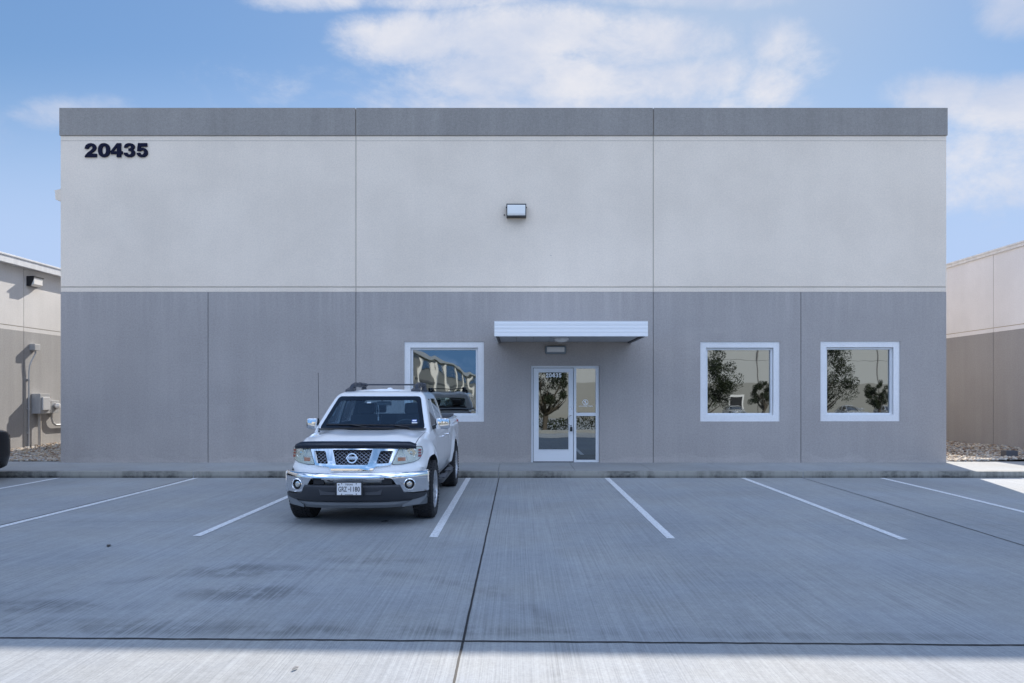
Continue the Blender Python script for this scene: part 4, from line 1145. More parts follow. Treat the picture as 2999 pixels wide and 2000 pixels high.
# ---- grille: chrome surround of three openings, mesh behind, emblem
def shell(poly, o_out, o_in, y1=-.35, holes=()):
    a = prism_me(poly, 'Y', -1.6, y1)
    # conformal slab: two copies of the nose curve
    bm = bmesh.new(); xs = lin(-1.0, 1.0, 49); rows = []
    def yn(x, z): 
        return -.84+sweep(x, -.84) + lean(z) - .012*(1-abs((z-.80)/.2)) 
    zs = [.30, .60, .66, .70, .74, .78, .82, .86, .90, .94, .98, 1.02, 1.06, 1.2]
    F = [[bm.verts.new((x, yn(x, z)-o_out, z)) for x in xs] for z in zs]; B = [[bm.verts.new((x, yn(x, z)-o_in, z)) for x in xs] for z in zs]
    for j in range(len(zs)-1):
        for i in range(len(xs)-1):
            bm.faces.new((F[j][i], F[j][i+1], F[j+1][i+1], F[j+1][i])); bm.faces.new((B[j][i+1], B[j][i], B[j+1][i], B[j+1][i+1]))
    for i in range(len(xs)-1):
        bm.faces.new((F[0][i+1], F[0][i], B[0][i], B[0][i+1])); bm.faces.new((F[-1][i], F[-1][i+1], B[-1][i+1], B[-1][i]))
    for j in range(len(zs)-1):
        bm.faces.new((F[j][0], F[j+1][0], B[j+1][0], B[j][0])); bm.faces.new((F[j+1][-1], F[j][-1], B[j][-1], B[j+1][-1]))
    m = boolean(done(bm), a, 'INTERSECT')
    for h in holes: m = boolean(m, prism_me(h, 'Y', -1.7, .2), 'DIFFERENCE')
    return m
CENTER = rpoly([(-.250, .985), (.250, .985), (.198, .800), (-.198, .800)], .012)
CENTER2 = rpoly([(-.198, .792), (.198, .792), (.190, .762), (-.190, .762)], .006)
def mx(p): return [(-a, b) for a, b in p][::-1]
SM = rpoly([(.345, .968), (.505, .968), (.455, .815), (.300, .810)], .022)
GR_OUT = rpoly([(-.560, 1.005), (.560, 1.005), (.475, .792), (.285, .772), (.262, .728), (-.262, .728), (-.285, .772), (-.475, .792)], .012)
gme = shell(GR_OUT, .020, -.03, holes=(CENTER, SM, mx(SM)))
grille = P_(gme, 'grille', m_chrome, 30)
mb = MB()
def meshbars(x0, x1, z0, z1, inside):
    st = .043; sl = .78
    for sg in (-1, 1):
        c = -1.2
        while c < 1.2:
            seg = []
            n_ = 40
            for i in range(n_+1):
                x = x0+(x1-x0)*i/n_; z = .885+sg*sl*x+c
                if inside(x, z): seg.append(Vector((x, -.825+sweep(x, -.84)+lean(z), z)))
                else:
                    if len(seg) > 1: mb.tube([seg[0], seg[-1]], .0042, 5)
                    seg = []
            if len(seg) > 1: mb.tube([seg[0], seg[-1]], .0042, 5)
            c += st
def inpoly(poly):
    def f(x, z):
        c = False; n = len(poly)
        for i in range(n):
            (x1, z1), (x2, z2) = poly[i-1], poly[i]
            if (z1 > z) != (z2 > z) and x < (x2-x1)*(z-z1)/(z2-z1)+x1: c = not c
        return c
    return f
meshbars(-.25, .25, .8, .99, inpoly([(-.262, .99), (.262, .99), (.21, .795), (-.21, .795)]))
meshbars(.29, .52, .8, .98, inpoly(SM)); meshbars(-.52, -.29, .8, .98, inpoly(mx(SM)))
mb.build('grille_mesh', mat('satin_mesh', (.16, .18, .22), .25, .8), grille)
mb = MB(); mb.box(-.54, .54, -.70, -.62, .70, 1.0); mb.build('radiator_panel', m_dred, grille)
# emblem: ring with a lettered bar
mb = MB(); c = Vector((0, -.858, .880)); 
ring_mb(mb, c, .050, .064, .012, 0, 32); mb.box(-.072, .072, -.874, -.866, .864, .898, .003)
text_mb(mb, 'NISSAN', .017, .115, .0015, .02, Matrix.Translation((0, -.8745, .881)), 1)
me_ = mb.mesh(); me_.transform(Matrix.Translation((0, -.858+lean(.88), .88)) @ Matrix.Rotation(R(-10.5), 4, 'X') @ Matrix.Translation((0, .858, -.88))); link('emblem', me_, [m_chrome, m_plink], grille)

# ---- headlights
HL = rpoly([(.488, .800), (.577, 1.005), (.824, 1.005), (.842, .93), (.804, .848), (.74, .818), (.60, .798)], .022)
HLc = (.68, .90); HLB = [((x-HLc[0])*1.035+HLc[0], (z-HLc[1])*1.06+HLc[1]) for x, z in HL]
for sg in (-1, 1):
    pl = HL if sg > 0 else mx(HL)
    def hs(o1, o2, pl=pl): 
        a = shell(pl, o1, o2, .3); return a
    base = P_(hs(.004, -.010), 'headlight', m_lampin, 30)
    P_(hs(.022, .018), 'lens', m_clear, 30, base)
    P_(shell(HLB if sg > 0 else mx(HLB), .0015, -.012, .3), 'lamp_seal', m_black, 30, base)
    def ypt(x): return -.84+sweep(x, -.84)
    mb = MB(); xx = .70; c = Vector((sg*xx, ypt(xx)-.004+lean(.925), .925))
    # bowl faces forward and slightly outwards
    M = Matrix.Translation(c) @ Matrix.Rotation(sg*R(24), 4, 'Z')
    b2 = MB(); b2.lathe([(-.004, .076), (-.008, .068), (.004, .050), (.010, .030), (-.006, .026), (-.010, .002)], 'Y', (0, 0, 0), 24)
    m2 = b2.mesh(); m2.transform(M); P_(m2, 'reflector', m_refl, 40, base)
    mb.bm.free(); mb = MB()
    a0, a1 = .555, .645
    mb.prism([(sg*a0, ypt(a0)-.006+lean(.835), .835), (sg*a0, ypt(a0)-.006+lean(.88), .880), (sg*a1, ypt(a1)-.006+lean(.88), .880), (sg*a1, ypt(a1)-.006+lean(.835), .835)], (0, -.011, 0))
    mb.build('turn_signal', m_amber, base)
    for z0_, z1_ in ((.875, .905), (.915, .94), (.95, .975)):
        mb = MB(); a0, a1 = .792, .826
        mb.prism([(sg*a0, ypt(a0)-.006+lean(z0_), z0_), (sg*a0, ypt(a0)-.006+lean(z1_), z1_), (sg*a1, ypt(a1)-.006+lean(z1_), z1_), (sg*a1, ypt(a1)-.006+lean(z0_), z0_)], (0, -.011, 0))
        mb.build('side_marker', m_redl, base)
    mb = MB()
    pts = [(.535, .895), (.655, .895), (.665, .83)]
    mb.tube([(sg*a, ypt(a)-.013+lean(b), b) for a, b in pts], .004, 6); 
    pts = [(.60, .985), (.63, .90), (.66, .855), (.80, .862)]
    mb.tube([(sg*a, ypt(a)-.010+lean(b), b) for a, b in pts], .004, 6)
    mb.build('trim_line', m_chromem, base)

# ---- front bumper (chrome), valance, lower lip
def bump_y(x, z=.6):
    a = min(abs(x)/.93, 1.0); return -.905+.36*a**3.2
def bar_sweep(prof, W_, n=60, wrap=True):
    """prof: closed (dy, z) outline, swept across the width following the nose plan"""
    bm = bmesh.new(); rows = []
    for i in range(n+1):
        t = -1+2*i/n; x = W_*math.sin(t*math.pi/2)*1.0
        rows.append([bm.verts.new((x, bump_y(x*.93/W_)+a, b)) for a, b in prof])
    for p, q in zip(rows[:-1], rows[1:]):
        for k in range(len(prof)): bm.faces.new((p[k], p[(k+1) % len(prof)], q[(k+1) % len(prof)], q[k]))
    bm.faces.new(rows[0]); bm.faces.new(rows[-1][::-1]); return done(bm)
profb = [(.05, .705)]+[(p.x, p.y) for p in spline([(.012, .700), (-.006, .680), (-.018, .640), (-.010, .560), (.004, .48), (.018, .440)], 4)]+[(.06, .436), (.09, .50), (.09, .66)]
bmp = bar_sweep(profb, .912)
OPEN = rpoly([(-.535, .642), (.535, .642), (.645, .38), (-.645, .38)], .05)
OPEN = rpoly([(-.50, .640), (.50, .640), (.565, .54), (.625, .40), (-.625, .40), (-.565, .54)], .04)
bmp = boolean(bmp, prism_me(OPEN, 'Y', -1.5, 0), 'DIFFERENCE')
for sg in (-1, 1):
    q = MB(); q.lathe([(-1.3, .062), (-.2, .062)], 'Y', (sg*.705, 0, .548), 28); bmp = boolean(bmp, q.mesh(), 'DIFFERENCE')
bumper = P_(bmp, 'front_bumper', m_chrome, 35)
# side returns of the bumper towards the wheel
for sg in (-1, 1):
    mb = MB()
    pts = [(-.555, .690), (-.555, .445), (-.50, .44), (-.47, .50), (-.44, .69)]
    mb.prism([(sg*.895, y, z) for y, z in pts], (sg*.028, 0, 0)); o = mb.build('bumper_end', m_chrome, bumper)
profv = [(.02, .56), (-.01, .552), (-.030, .530), (-.030, .48), (-.010, .43), (.0, .375), (.03, .345), (.10, .345), (.12, .55)]
val = bar_sweep(profv, .905)
val = boolean(val, prism_me([(-.50, .62), (.50, .62), (.53, .548), (-.53, .548)], 'Y', -1.5, -.4), 'DIFFERENCE')
# trim the valance so that it stays below the chrome corners
for sg in (-1, 1):
    val = boolean(val, prism_me([(sg*.575, .60), (sg*.645, .445), (sg*.75, .425), (sg*1.0, .425), (sg*1.0, .60)][::sg], 'Y', -1.5, 0), 'DIFFERENCE')
valo = P_(val, 'valance', m_valance, 35, bumper)
for sg in (-1, 1):
    mb = MB(); mb.prism([(sg*.16, -.915, .535), (sg*.40, -.905, .535), (sg*.375, -.925, .435), (sg*.19, -.935, .435)], (0, .03, 0))
    mb.build('step_pad', m_valance, bumper)
profl = [(.02, .34), (.0, .33), (.0, .30), (.03, .262), (.12, .255), (.16, .34)]
lip = bar_sweep([(a+.025, b) for a, b in profl], .885)
P_(lip, 'lower_lip', m_valg, 35, bumper)
for sg in (-1, 1):
    mb = MB(); pts = [(.62, .29), (.88, .415), (.90, .40), (.895, .35), (.82, .282), (.62, .262)]
    xs_ = [p[0] for p in pts]
    mb.prism([(sg*x, bump_y(x)+.022, z) for x, z in pts], (0, .08, 0)); mb.build('corner_flap', m_valg, bumper)
# openings: dark backing, ducts, intercooler bars
mb = MB(); mb.box(-.58, .58, -.72, -.70, .42, .66); mb.build('intake_panel', m_dred, bumper)
mb = MB()
for sg in (-1, 1): mb.box(min(sg*.36, sg*.50), max(sg*.36, sg*.50), -.80, -.74, .545, .635, .01)
mb.box(-.34, .34, -.795, -.775, .615, .628, .003); mb.box(-.34, .34, -.795, -.775, .560, .568, .003)
mb.tube([(-.32, -.80, .60), (-.27, -.80, .585), (-.22, -.80, .60), (-.27, -.80, .615), (-.31, -.80, .59)], .006, 6)
mb.build('intake_duct', m_valance, bumper)
for sg in (-1, 1):
    x = .705; c = (sg*x, bump_y(x), .548); M = Matrix.Translation(c) @ Matrix.Rotation(sg*R(16), 4, 'Z')
    q = MB(); q.lathe([(-.022, .074), (-.026, .066), (-.018, .060), (.02, .058), (.02, .074)], 'Y', (0, 0, 0), 30, close=True); m2 = q.mesh(); m2.transform(M)
    fo = P_(m2, 'fog_light', m_chrome, 40)
    q = MB(); q.lathe([(.02, .058), (.0, .050), (-.002, .038), (.012, .036)], 'Y', (0, 0, 0), 30); m2 = q.mesh(); m2.transform(M); P_(m2, 'bezel', m_black, 40, fo)
    q = MB(); q.lathe([(-.003, .004), (-.005, .020), (-.001, .034), (.01, .035)], 'Y', (0, 0, 0), 30); m2 = q.mesh(); m2.transform(M); P_(m2, 'lens', m_refl, 60, fo)
# ---- licence plate
mb = MB(); mb.box(-.165, .165, -.985, -.965, .430, .610, .008); plate = mb.build('license_plate', m_black, truck)
mb = MB(); mb.box(-.148, .148, -.990, -.9852, .445, .592); mb.build('plate_sheet', m_plate, plate)
mb = MB()
text_mb(mb, 'TEXAS', .020, .095, .001, .012, Matrix.Translation((0, -.9905, .573)), 0)
text_mb(mb, 'GRZ', .062, .104, .001, .010, Matrix.Translation((-.078, -.9905, .516)), 0)
text_mb(mb, '1180', .062, .116, .001, .010, Matrix.Translation((.076, -.9905, .516)), 0)
mb.prism([(0, -.9905, .524), (-.010, -.9905, .514), (0, -.9905, .504), (.010, -.9905, .514)][::-1], (0, -.001, 0))
for px in (-.09, .09):
    for pz in (.582, .455): mb.lathe([(-.992, .007), (-.989, .007)], 'Y', (px, 0, pz), 10)
mb.bm.verts.ensure_lookup_table()
# small star emblem and lower motto line
st = [(-.125+(.013 if i % 2 == 0 else .006)*math.sin(i*math.pi/5), -.9905, .570+(.013 if i % 2 == 0 else .006)*math.cos(i*math.pi/5)) for i in range(10)]
mb.prism(st, (0, -.001, 0))
mb.box(-.05, .05, -.9915, -.9902, .4495, .4535)
mb.build('plate_lettering', m_plink, plate)

# ---- wheels
def make_wheel(sg, y):
    w = bpy.data.objects.new('wheel', None); col.objects.link(w); w.parent = truck; w.location = (sg*.815, y, RT); w.empty_display_size = .1
    prof = [(-.118, .255), (-.132, .29), (-.134, .33), (-.122, .364), (-.105, .378), (-.05, .381), (.05, .381), (.105, .378), (.122, .364), (.134, .33), (.132, .29), (.118, .255), (.10, .235), (-.10, .235)]
    mb = MB(); mb.lathe(prof, 'X', (0, 0, 0), 56, close=True)
    n = 44
    for i in range(n):
        for (xc, hw, ph, tw) in ((-.098, .024, 0, .25), (-.038, .025, .5, -.35), (.022-.022, .022, .1, .3), (.038, .025, .5, .35), (.098, .024, 0, -.25)):
            th = 2*math.pi*(i+ph)/n
            M = Matrix.Rotation(th, 4, 'X') @ Matrix.Translation((xc, 0, .381)) @ Matrix.Rotation(tw, 4, 'Z')
            mb.box(-hw*.82, hw*.82, -.017, .017, -.012, .008, mat=M)
        for s2 in (-1, 1):     # shoulder lugs
            th = 2*math.pi*(i+.5)/n; M = Matrix.Rotation(th, 4, 'X') @ Matrix.Translation((s2*.124, 0, .362)) @ Matrix.Rotation(s2*.95, 4, 'Y')
            mb.box(-.022, .020, -.014, .014, -.006, .007, mat=M)
    mb.build('tyre', m_rubber, w, 40)
    mb = MB(); s = sg
    mb.lathe([(s*.118, .256), (s*.128, .252), (s*.126, .236), (s*.10, .228), (s*.02, .222), (-s*.10, .222), (-s*.10, .235), (s*.09, .245)], 'X', (0, 0, 0), 48, close=True)
    mb.lathe([(s*.060, .045), (s*.112, .060), (s*.118, .050), (s*.122, .03), (s*.122, .002)], 'X', (0, 0, 0), 24)
    for i in range(6):
        th = 2*math.pi*i/6
        for d_ in (-.11, .11):
            M = Matrix.Rotation(th+d_, 4, 'X')
            pts = [(s*.075, -.020, .045), (s*.075, .020, .045), (s*.085, .015, .235), (s*.085, -.015, .235)]
            pts = [M @ Vector(p) for p in pts]; mb.prism(pts, M.to_3x3() @ Vector((s*.035, 0, 0)))
    mb.build('rim', m_alloy, w, 30)
    mb = MB(); mb.lathe([(s*.055, .165), (s*.035, .165)], 'X', (0, 0, 0), 32); mb.lathe([(s*.03, .22), (s*.0, .22)], 'X', (0, 0, 0), 32); mb.build('brake_disc', m_dred, w)
    return w
for y in (0.0, WB):
    for sg in (-1, 1): make_wheel(sg, y)
# underbody dark tray and axle
mb = MB(); mb.box(-.60, .60, -.60, 4.0, .36, .48); mb.tube([(-.75, 0, .33), (.75, 0, .33)], .05, 8); mb.tube([(-.75, WB, .38), (.75, WB, .38)], .06, 8); mb.lathe([(-.14, .08), (-.07, .15), (.07, .15), (.14, .08)], 'X', (0, WB, .38), 16)
mb.build('underbody', m_dred, truck)
# ---- running boards
for sg in (-1, 1):
    mb = MB()
    mb.tube([(sg*.80, .56, .46), (sg*.90, .66, .41), (sg*.93, .85, .395), (sg*.93, 2.30, .395), (sg*.90, 2.50, .41), (sg*.80, 2.60, .46)], .042, 12)
    rb = mb.build('running_board', mat('step_black', (.03, .032, .037), .4), truck, 50)
    for y0_ in (.85, 1.75):
        mb = MB(); mb.box(sg*.93-.05, sg*.93+.05, y0_, y0_+.5, .430, .444, .005); mb.build('step_tread', m_rack, rb)
# ---- mirrors
for sg in (-1, 1):
    mb = MB()
    hwm = .107 if sg > 0 else .088
    mb.box(-hwm, hwm, -.065, .065, -.085, .088, .038)
    me = mb.mesh()
    for v in me.vertices:
        v.co.z *= 1.0 - .10*(v.co.x*sg+.1)/.2; v.co.y += .25*abs(v.co.x+sg*.0)**1.5*0; 
        if v.co.y < 0: v.co.y *= (1-.5*(abs(v.co.x)/.11)**2)
    me.transform(Matrix.Translation((sg*.962, .74, 1.247)) @ Matrix.Rotation(sg*R(10), 4, 'Z'))
    mo = P_(me, 'mirror', m_chrome, 50)
    mb = MB(); mb.prism([(sg*.795, .70, 1.15), (sg*.795, .80, 1.15), (sg*.92, .78, 1.20), (sg*.92, .70, 1.20)][::sg], (0, 0, .06)); mb.build('mirror_arm', m_black, mo, 40)
    for y0_ in (1.40, 2.10):
        mb = MB(); h, _n = hit(bvh_b, (sg*1.4, y0_, 1.02), (-sg, 0, 0)); hx_ = h.x
        mb.tube([(hx_, y0_-.07, 1.02), (hx_+sg*.035, y0_-.06, 1.025), (hx_+sg*.040, y0_, 1.027), (hx_+sg*.035, y0_+.06, 1.025), (hx_, y0_+.07, 1.02)], .012, 8)
        mb.build('door_handle', m_chrome, truck, 50)
# ---- roof rack: two rails and a crossbar
rack = []
for sg in (-1, 1):
    mb = MB(); xx = .505
    def rz(y): 
        h, _n = hit(bvh_c, (sg*xx, y, 2.5), (0, 0, -1)); return h.z if h else 1.70
    a0, a1 = 1.20, 2.20
    z0_, z1_ = rz(a0), rz(a1-.05)
    mb.tube([(sg*xx, a0, z0_), (sg*xx, a0+.05, z0_+.06), (sg*xx*.99, a0+.10, 1.815), (sg*xx*.985, a0+.22, 1.832), (sg*xx*.985, a1-.12, 1.836), (sg*xx*.985, a1-.02, 1.836)], [.034, .034, .034, .036, .036, .034], 12)
    mb.tube([(sg*xx, a1-.12, z1_), (sg*xx, a1-.12, 1.83)], [.05, .034], 10)
    q = [(-.075, -.06), (.065, -.06), (.055, .10), (-.055, .10)]
    mb.prism([(sg*xx+a, a0+b, z0_-.022+(.04 if b > 0 else 0)) for a, b in q], (0, 0, .045))
    mb.prism([(sg*xx+a, a1-.14+b, z1_-.02) for a, b in q], (0, 0, .035))
    mb.tube([(sg*xx*.985, a0+.24, 1.832), (sg*xx*.985, a0+.27, 1.832)], .040, 12); mb.tube([(sg*xx*.985, a0+.52, 1.834), (sg*xx*.985, a0+.60, 1.834)], .042, 12)
    mb.build('roof_rail', m_rack, truck, 45)
mb = MB(); mb.tube([(-.49, 1.95, 1.832), (-.42, 1.95, 1.84), (.42, 1.95, 1.84), (.49, 1.95, 1.832)], [.02, .013, .013, .02], 8); mb.build('crossbar', m_rack, truck, 45)
h, _n = hit(bvh_c, (.02, 1.60, 2.5), (0, 0, -1))
mb = MB(); mb.lathe([(h.z-.004, .045), (h.z+.012, .042), (h.z+.024, .022), (h.z+.026, .004)], 'Z', (.02, 1.60, 0), 20); mb.build('roof_antenna', m_paint, truck, 60)
# whip aerial on the passenger fender
mb = MB(); mb.tube([(-.72, .22, 1.12), (-.72, .22, 1.17)], [.014, .009], 8); mb.tube([(-.72, .22, 1.17), (-.742, .26, 1.985)], .0032, 6); mb.build('antenna', m_dred, truck)
# ---- cowl, wipers
mb = MB()
for i in range(24):
    t0_, t1_ = -1+2*i/24, -1+2*(i+1)/24
    def cw(t): x = .77*t; return x, .16+.18*abs(t)**2.2
    (xa, ya), (xb, yb) = cw(t0_), cw(t1_)
    za = 1.192-.015*abs(t0_)**2; zb_ = 1.192-.015*abs(t1_)**2
    mb.poly([(xa, ya-.055, za+.012), (xb, yb-.055, zb_+.012), (xb, yb+.09, zb_+.028), (xa, ya+.09, za+.028)])
mb.build('cowl_panel', m_black, truck, 60)
for (xa, xb) in ((-.66, -.05), (-.02, .52)):
    mb = MB()
    ca = Vector((xb-.06, .385, 1.225)); 
    p = [Vector((xa+(xb+.12-xa)*t, 0, 0)) for t in (0, .33, .66, 1)]
    pts = []
    for q in p:
        x = q.x; h, _n = hit(bvh_c, (x, -.5, 1.262), (0, 1, 0)); yy = .20+.19*(abs(x)/.8)**2.2+.055; pts.append((x, yy, 1.236+.014*(1 if x < 0 else .4)))
    mb.tube(pts, .009, 6); mb.tube([(xb-.25, pts[2][1]-.005, pts[2][2]+.006), (xb-.02, .20+.03, 1.220), (xb+.02, .20, 1.215)], [.008, .012, .016], 6)
    mb.build('wiper', m_black, truck, 50)
# ---- cabin
mb = MB()
mb.prism([(-.74, .44, 1.02), (-.74, .46, 1.175), (-.74, .72, 1.19), (-.74, .84, 1.13), (-.74, .88, .80), (-.74, .44, .80)], (1.48, 0, 0))
mb.build('dashboard', m_dash, truck)
def seat(x, y, w, name='seat'):
    mb = MB(); mb.box(x-w/2, x+w/2, y, y+.50, .72, .86, .04); 
    M = Matrix.Translation((x, y+.50, .86)) @ Matrix.Rotation(R(-14), 4, 'X')
    mb.box(-w/2, w/2, -.06, .06, -.05, .50, .045, mat=M)
    s = mb.build(name, m_seat, truck, 50)
    for dx_ in ((0,) if w < .8 else (-.33, .33)):
        mb = MB(); mb.box(-.13, .13, -.05, .05, .52, .70, .04, mat=M @ Matrix.Translation((dx_, 0, 0))); mb.tube([M @ Vector((dx_-.05, 0, .45)), M @ Vector((dx_-.05, 0, .6))], .006, 6); mb.build('headrest', m_seat, s, 50)
seat(-.37, 1.05, .50); seat(.37, 1.05, .50); seat(0, 1.80, 1.25, 'rear_seat')
mb = MB(); M = Matrix.Translation((.37, .95, 1.12)) @ Matrix.Rotation(R(-24), 4, 'X')
pts = [M @ Vector((.19*math.cos(t), 0, .19*math.sin(t))) for t in [2*math.pi*i/28 for i in range(29)]]
mb.tube(pts, .015, 8); mb.box(-.17, .17, -.01, .012, -.02, .02, .005, mat=M); mb.box(-.06, .06, -.02, .02, -.06, .05, .01, mat=M)
mb.build('steering_wheel', m_dash, truck, 50)
mb = MB(); mb.box(-.75, .75, .66, 2.36, .50, .56); mb.box(-.58, .58, 1.16, 2.2, 1.655, 1.667); mb.build('cabin_lining', mat('headliner', (.25, .25, .25), .9), truck)
mb = MB(); mb.box(-.03, .19, .80, .825, 1.515, 1.575, .018); mb.tube([(.05, .81, 1.57), (.05, .81, 1.63)], .008, 6); mb.build('rear_view_mirror', m_dash, truck, 50)
mb = MB(); mb.tube([(0, .79, 1.52), (.008, .785, 1.42), (-.004, .79, 1.34)], .004, 5); mb.box(-.012, .010, .785, .793, 1.29, 1.345, .003); mb.tube([(-.02, .795, 1.52), (-.03, .795, 1.40), (-.012, .795, 1.36)], .0025, 5); mb.build('hanging_charm', m_steel, truck)
for sg in (-1, 1):
    mb = MB(); mb.tube([(sg*.655, .70, 1.36), (sg*.64, .78, 1.44), (sg*.63, .82, 1.50)], .012, 8); mb.build('grab_handle', mat('pale_trim', (.35, .36, .38), .6), truck, 50)
# stickers on the glass
def sticker(x0, x1, z0, z1, m_, name='sticker'):
    mb = MB(); P = []
    for x, z in ((x0, z0), (x1, z0), (x1, z1), (x0, z1)):
        a = 1.2; zz = z
        yfv = float(np.interp(z, [1.20, 1.35, 1.50, 1.60, 1.655], [.20, .40, .60, .735, .81])); wv = float(np.interp(z, [1.2, 1.35, 1.5, 1.6], [.812, .768, .722, .688])); bw = .17
        P.append((x, yfv+bw*(abs(x)/wv)**2.2+.004-.012, z))
    mb.poly(P); mb.build(name, m_, ws)
sticker(.555, .625, 1.290, 1.318, mat('blue_sticker', (.03, .10, .42), .4)); sticker(.562, .618, 1.296, 1.312, m_decal); sticker(.560, .635, 1.268, 1.280, m_decal)
sticker(-.145, -.085, 1.548, 1.570, mat('grey_tag', (.45, .52, .56), .4), 'toll_tag')
# ---- rear: tonneau, rear lights, rear bumper
mb = MB(); mb.box(-.80, .80, 2.53, 4.26, 1.262, 1.30, .02); mb.build('tonneau_cover', m_rack, truck, 50)
for sg in (-1, 1):
    mb = MB(); mb.prism([(sg*.80, 4.285, .86), (sg*.862, 4.255, .86), (sg*.862, 4.255, 1.20), (sg*.80, 4.285, 1.20)], (0, .025, 0)); mb.box(min(sg*.868, sg*.888), max(sg*.868, sg*.888), 4.20, 4.27, .86, 1.18); mb.build('tail_light', m_redl, truck)
mb = MB(); mb.box(-.86, .86, 4.26, 4.36, .50, .68, .03); mb.build('rear_bumper', m_chrome, truck, 40)

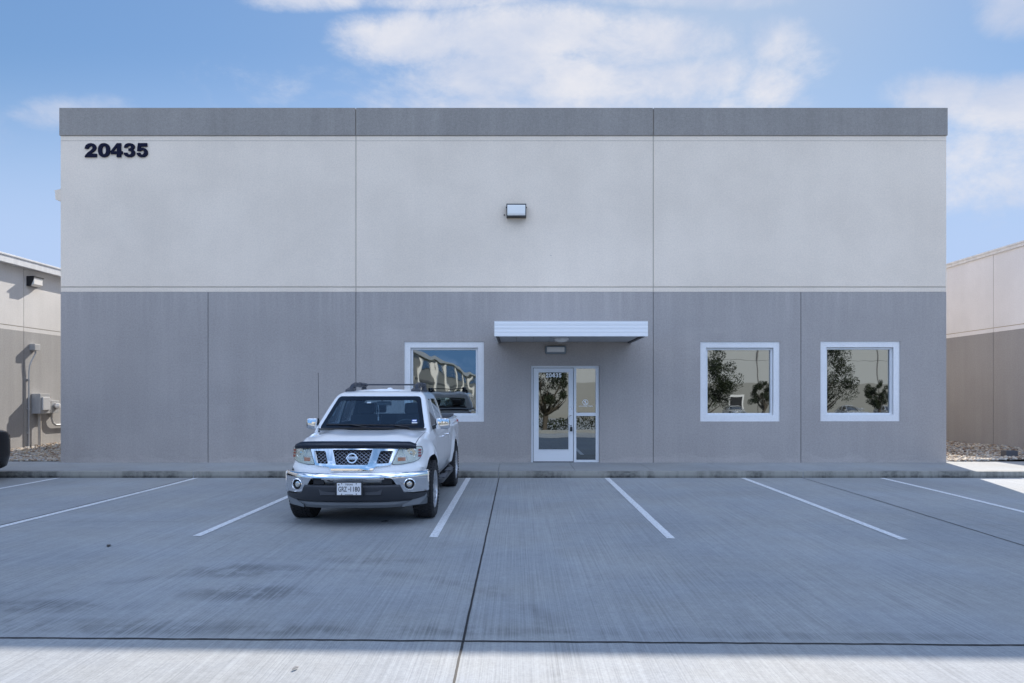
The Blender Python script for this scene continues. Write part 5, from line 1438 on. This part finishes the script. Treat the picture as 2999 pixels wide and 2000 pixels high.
# ================================================================== DARK SALOON CARS
m_smoke = mat('smoked_lens', (.03, .006, .006), .15)
def make_car(name, label, m_body, loc, group=None):
    root = empty(name, (0, 0, 0), label, 'car', group)
    Yq = [-.80, -.72, -.4, 0, .6, 1.3, 2.1, 2.7, 3.2, 3.55, 3.68]
    zt = smoothv(Yq, [.62, .72, .80, .85, .93, .96, .98, 1.0, 1.0, .97, .90]); wm_ = smoothv(Yq, [.62, .76, .86, .89, .90, .90, .90, .90, .88, .82, .72]); zb_ = smoothv(Yq, [.30, .22, .20, .20, .20, .20, .20, .20, .22, .27, .34])
    secs = []
    for y in [-.80, -.79, -.76]+lin(-.72, 3.60, 50)+[3.65, 3.68]:
        a, b, c_ = wm_(y), zt(y), zb_(y)
        pts = [Vector((0, c_)), Vector((a*.6, c_))]+spline([(a*.93, c_+.01), (a*.99, c_+.18), (a, .58), (a*.985, b-.12), (a*.90, b-.02), (a*.5, b+.03), (0, b+.04)], 4)
        secs.append([(p.x, y, p.y) for p in pts])
    me = done(loft(secs, 12))
    for yc in (0, 2.68):
        for sg in (-1, 1):
            a, b = (.62, 1.1) if sg > 0 else (-1.1, -.62); me = boolean(me, cyl_me(yc, .33, .37, a, b, 28), 'DIFFERENCE')
    link('body', me, [m_body, m_dred], root, None, 38)
    def gh(off, zmax, z0=.92):
        K = [z0, 1.05, 1.20, 1.34, 1.40, 1.43]; f0 = [.42, .66, .95, 1.25, 1.42, 1.60]; r0 = [3.25, 3.05, 2.82, 2.6, 2.45, 2.3]; w0 = [.80, .77, .71, .64, .58, .48]
        bm = bmesh.new(); rings = []
        for i, z in enumerate(K):
            if z > zmax: break
            w, a, b = w0[i]-off, f0[i]+off, r0[i]-off; lp = []
            for k in range(28):
                t = 2*math.pi*k/28; cx_, sy_ = math.cos(t), math.sin(t)
                lp.append(bm.verts.new((w*math.copysign(abs(cx_)**.35, cx_), (a+b)/2+(b-a)/2*math.copysign(abs(sy_)**.45, sy_), z)))
            rings.append(lp)
        for A, B in zip(rings[:-1], rings[1:]):
            for k in range(28): bm.faces.new((A[k], A[(k+1) % 28], B[(k+1) % 28], B[k]))
        bm.faces.new(rings[0]); bm.faces.new(rings[-1][::-1]); return done(bm)
    link('windows', gh(.012, 1.36), mat('black_car_glass', (.01, .012, .014), .05, spec=.8), root, None, 50)
    rf = gh(0, 1.5, .92); rf = boolean(rf, box_me(-1, 1, 0, 4, .5, 1.335), 'DIFFERENCE'); link('roof', rf, m_body, root, None, 45)
    mb = MB()
    for sg in (-1, 1):
        for (ya, za, yb, zb2, w1, w2) in ((.50, .96, 1.30, 1.35, .785, .63), (1.75, .98, 1.78, 1.36, .79, .64), (3.12, .98, 2.58, 1.36, .76, .62)):
            mb.tube([(sg*w1, ya, za), (sg*(w1+w2)/2*1.015, (ya+yb)/2, (za+zb2)/2), (sg*w2, yb, zb2)], .035, 6)
    mb.build('pillars', m_body, root, 50)
    for yc in (0, 2.68):
        for sg in (-1, 1):
            w = bpy.data.objects.new('wheel', None); col.objects.link(w); w.parent = root; w.location = (sg*.79, yc, .33)
            mb = MB(); mb.lathe([(-.10, .21), (-.11, .30), (-.09, .33), (.09, .33), (.11, .30), (.10, .21)], 'X', (0, 0, 0), 32, close=True); mb.build('tyre', m_rubber, w, 40)
            mb = MB(); mb.lathe([(sg*.09, .215), (sg*.10, .20), (sg*.06, .18), (sg*.05, .02)], 'X', (0, 0, 0), 32)
            for i in range(5):
                M = Matrix.Rotation(2*math.pi*i/5, 4, 'X'); mb.prism([M @ Vector(p) for p in ((sg*.06, -.03, .0), (sg*.06, .03, .0), (sg*.085, .02, .20), (sg*.085, -.02, .20))], M.to_3x3() @ Vector((sg*.02, 0, 0)))
            mb.build('rim', m_alloy, w, 30)
    for sg in (-1, 1):
        mb = MB(); mb.prism([(sg*.60, -.78, .60), (sg*.76, -.66, .62), (sg*.82, -.50, .70), (sg*.60, -.74, .68)], (0, -.012, 0.004)); mb.build('headlight', m_refl, root)
        mb = MB(); mb.prism([(sg*.50, 3.665, .74), (sg*.74, 3.64, .74), (sg*.76, 3.60, .88), (sg*.50, 3.635, .88)], (0, .015, 0)); mb.build('tail_light', m_smoke, root)
        mb = MB(); mb.box(min(sg*.80, sg*1.0), max(sg*.80, sg*1.0), .62, .76, .98, 1.10, .03); mb.build('mirror', m_body, root, 50)
    root.location = loc; return root
m_carblack = mat('black_car_paint', (.004, .004, .006), .25, spec=.35)
make_car('parked_car', 'black car cut off by the left picture edge with its tail over the kerb', m_carblack, (-10.82, 9.92, lot_z(-9, 11)))
gcar = 'cars parked across the lane'
c0 = make_car('parked_car', 'silver car mirrored under the tree in the first right-hand window', mat('silver_car_paint', (.45, .47, .5), .25, .4, coat=1.0), (0, 0, 0), gcar)
for i, (Dx, lb) in enumerate(((1698, 'silver car mirrored under the tree in the first right-hand window'), (1968, 'silver car mirrored left in the rightmost window'), (2060, 'silver car mirrored at the right edge of the rightmost window'), (1810, 'silver car mirrored at the right edge of the first right-hand window'))):
    o = c0 if i == 0 else copy_tree(c0); x, y = vt(Dx, 74)
    o.location = (x, y, G2+.02); o.rotation_euler.z = math.pi; o['label'] = lb
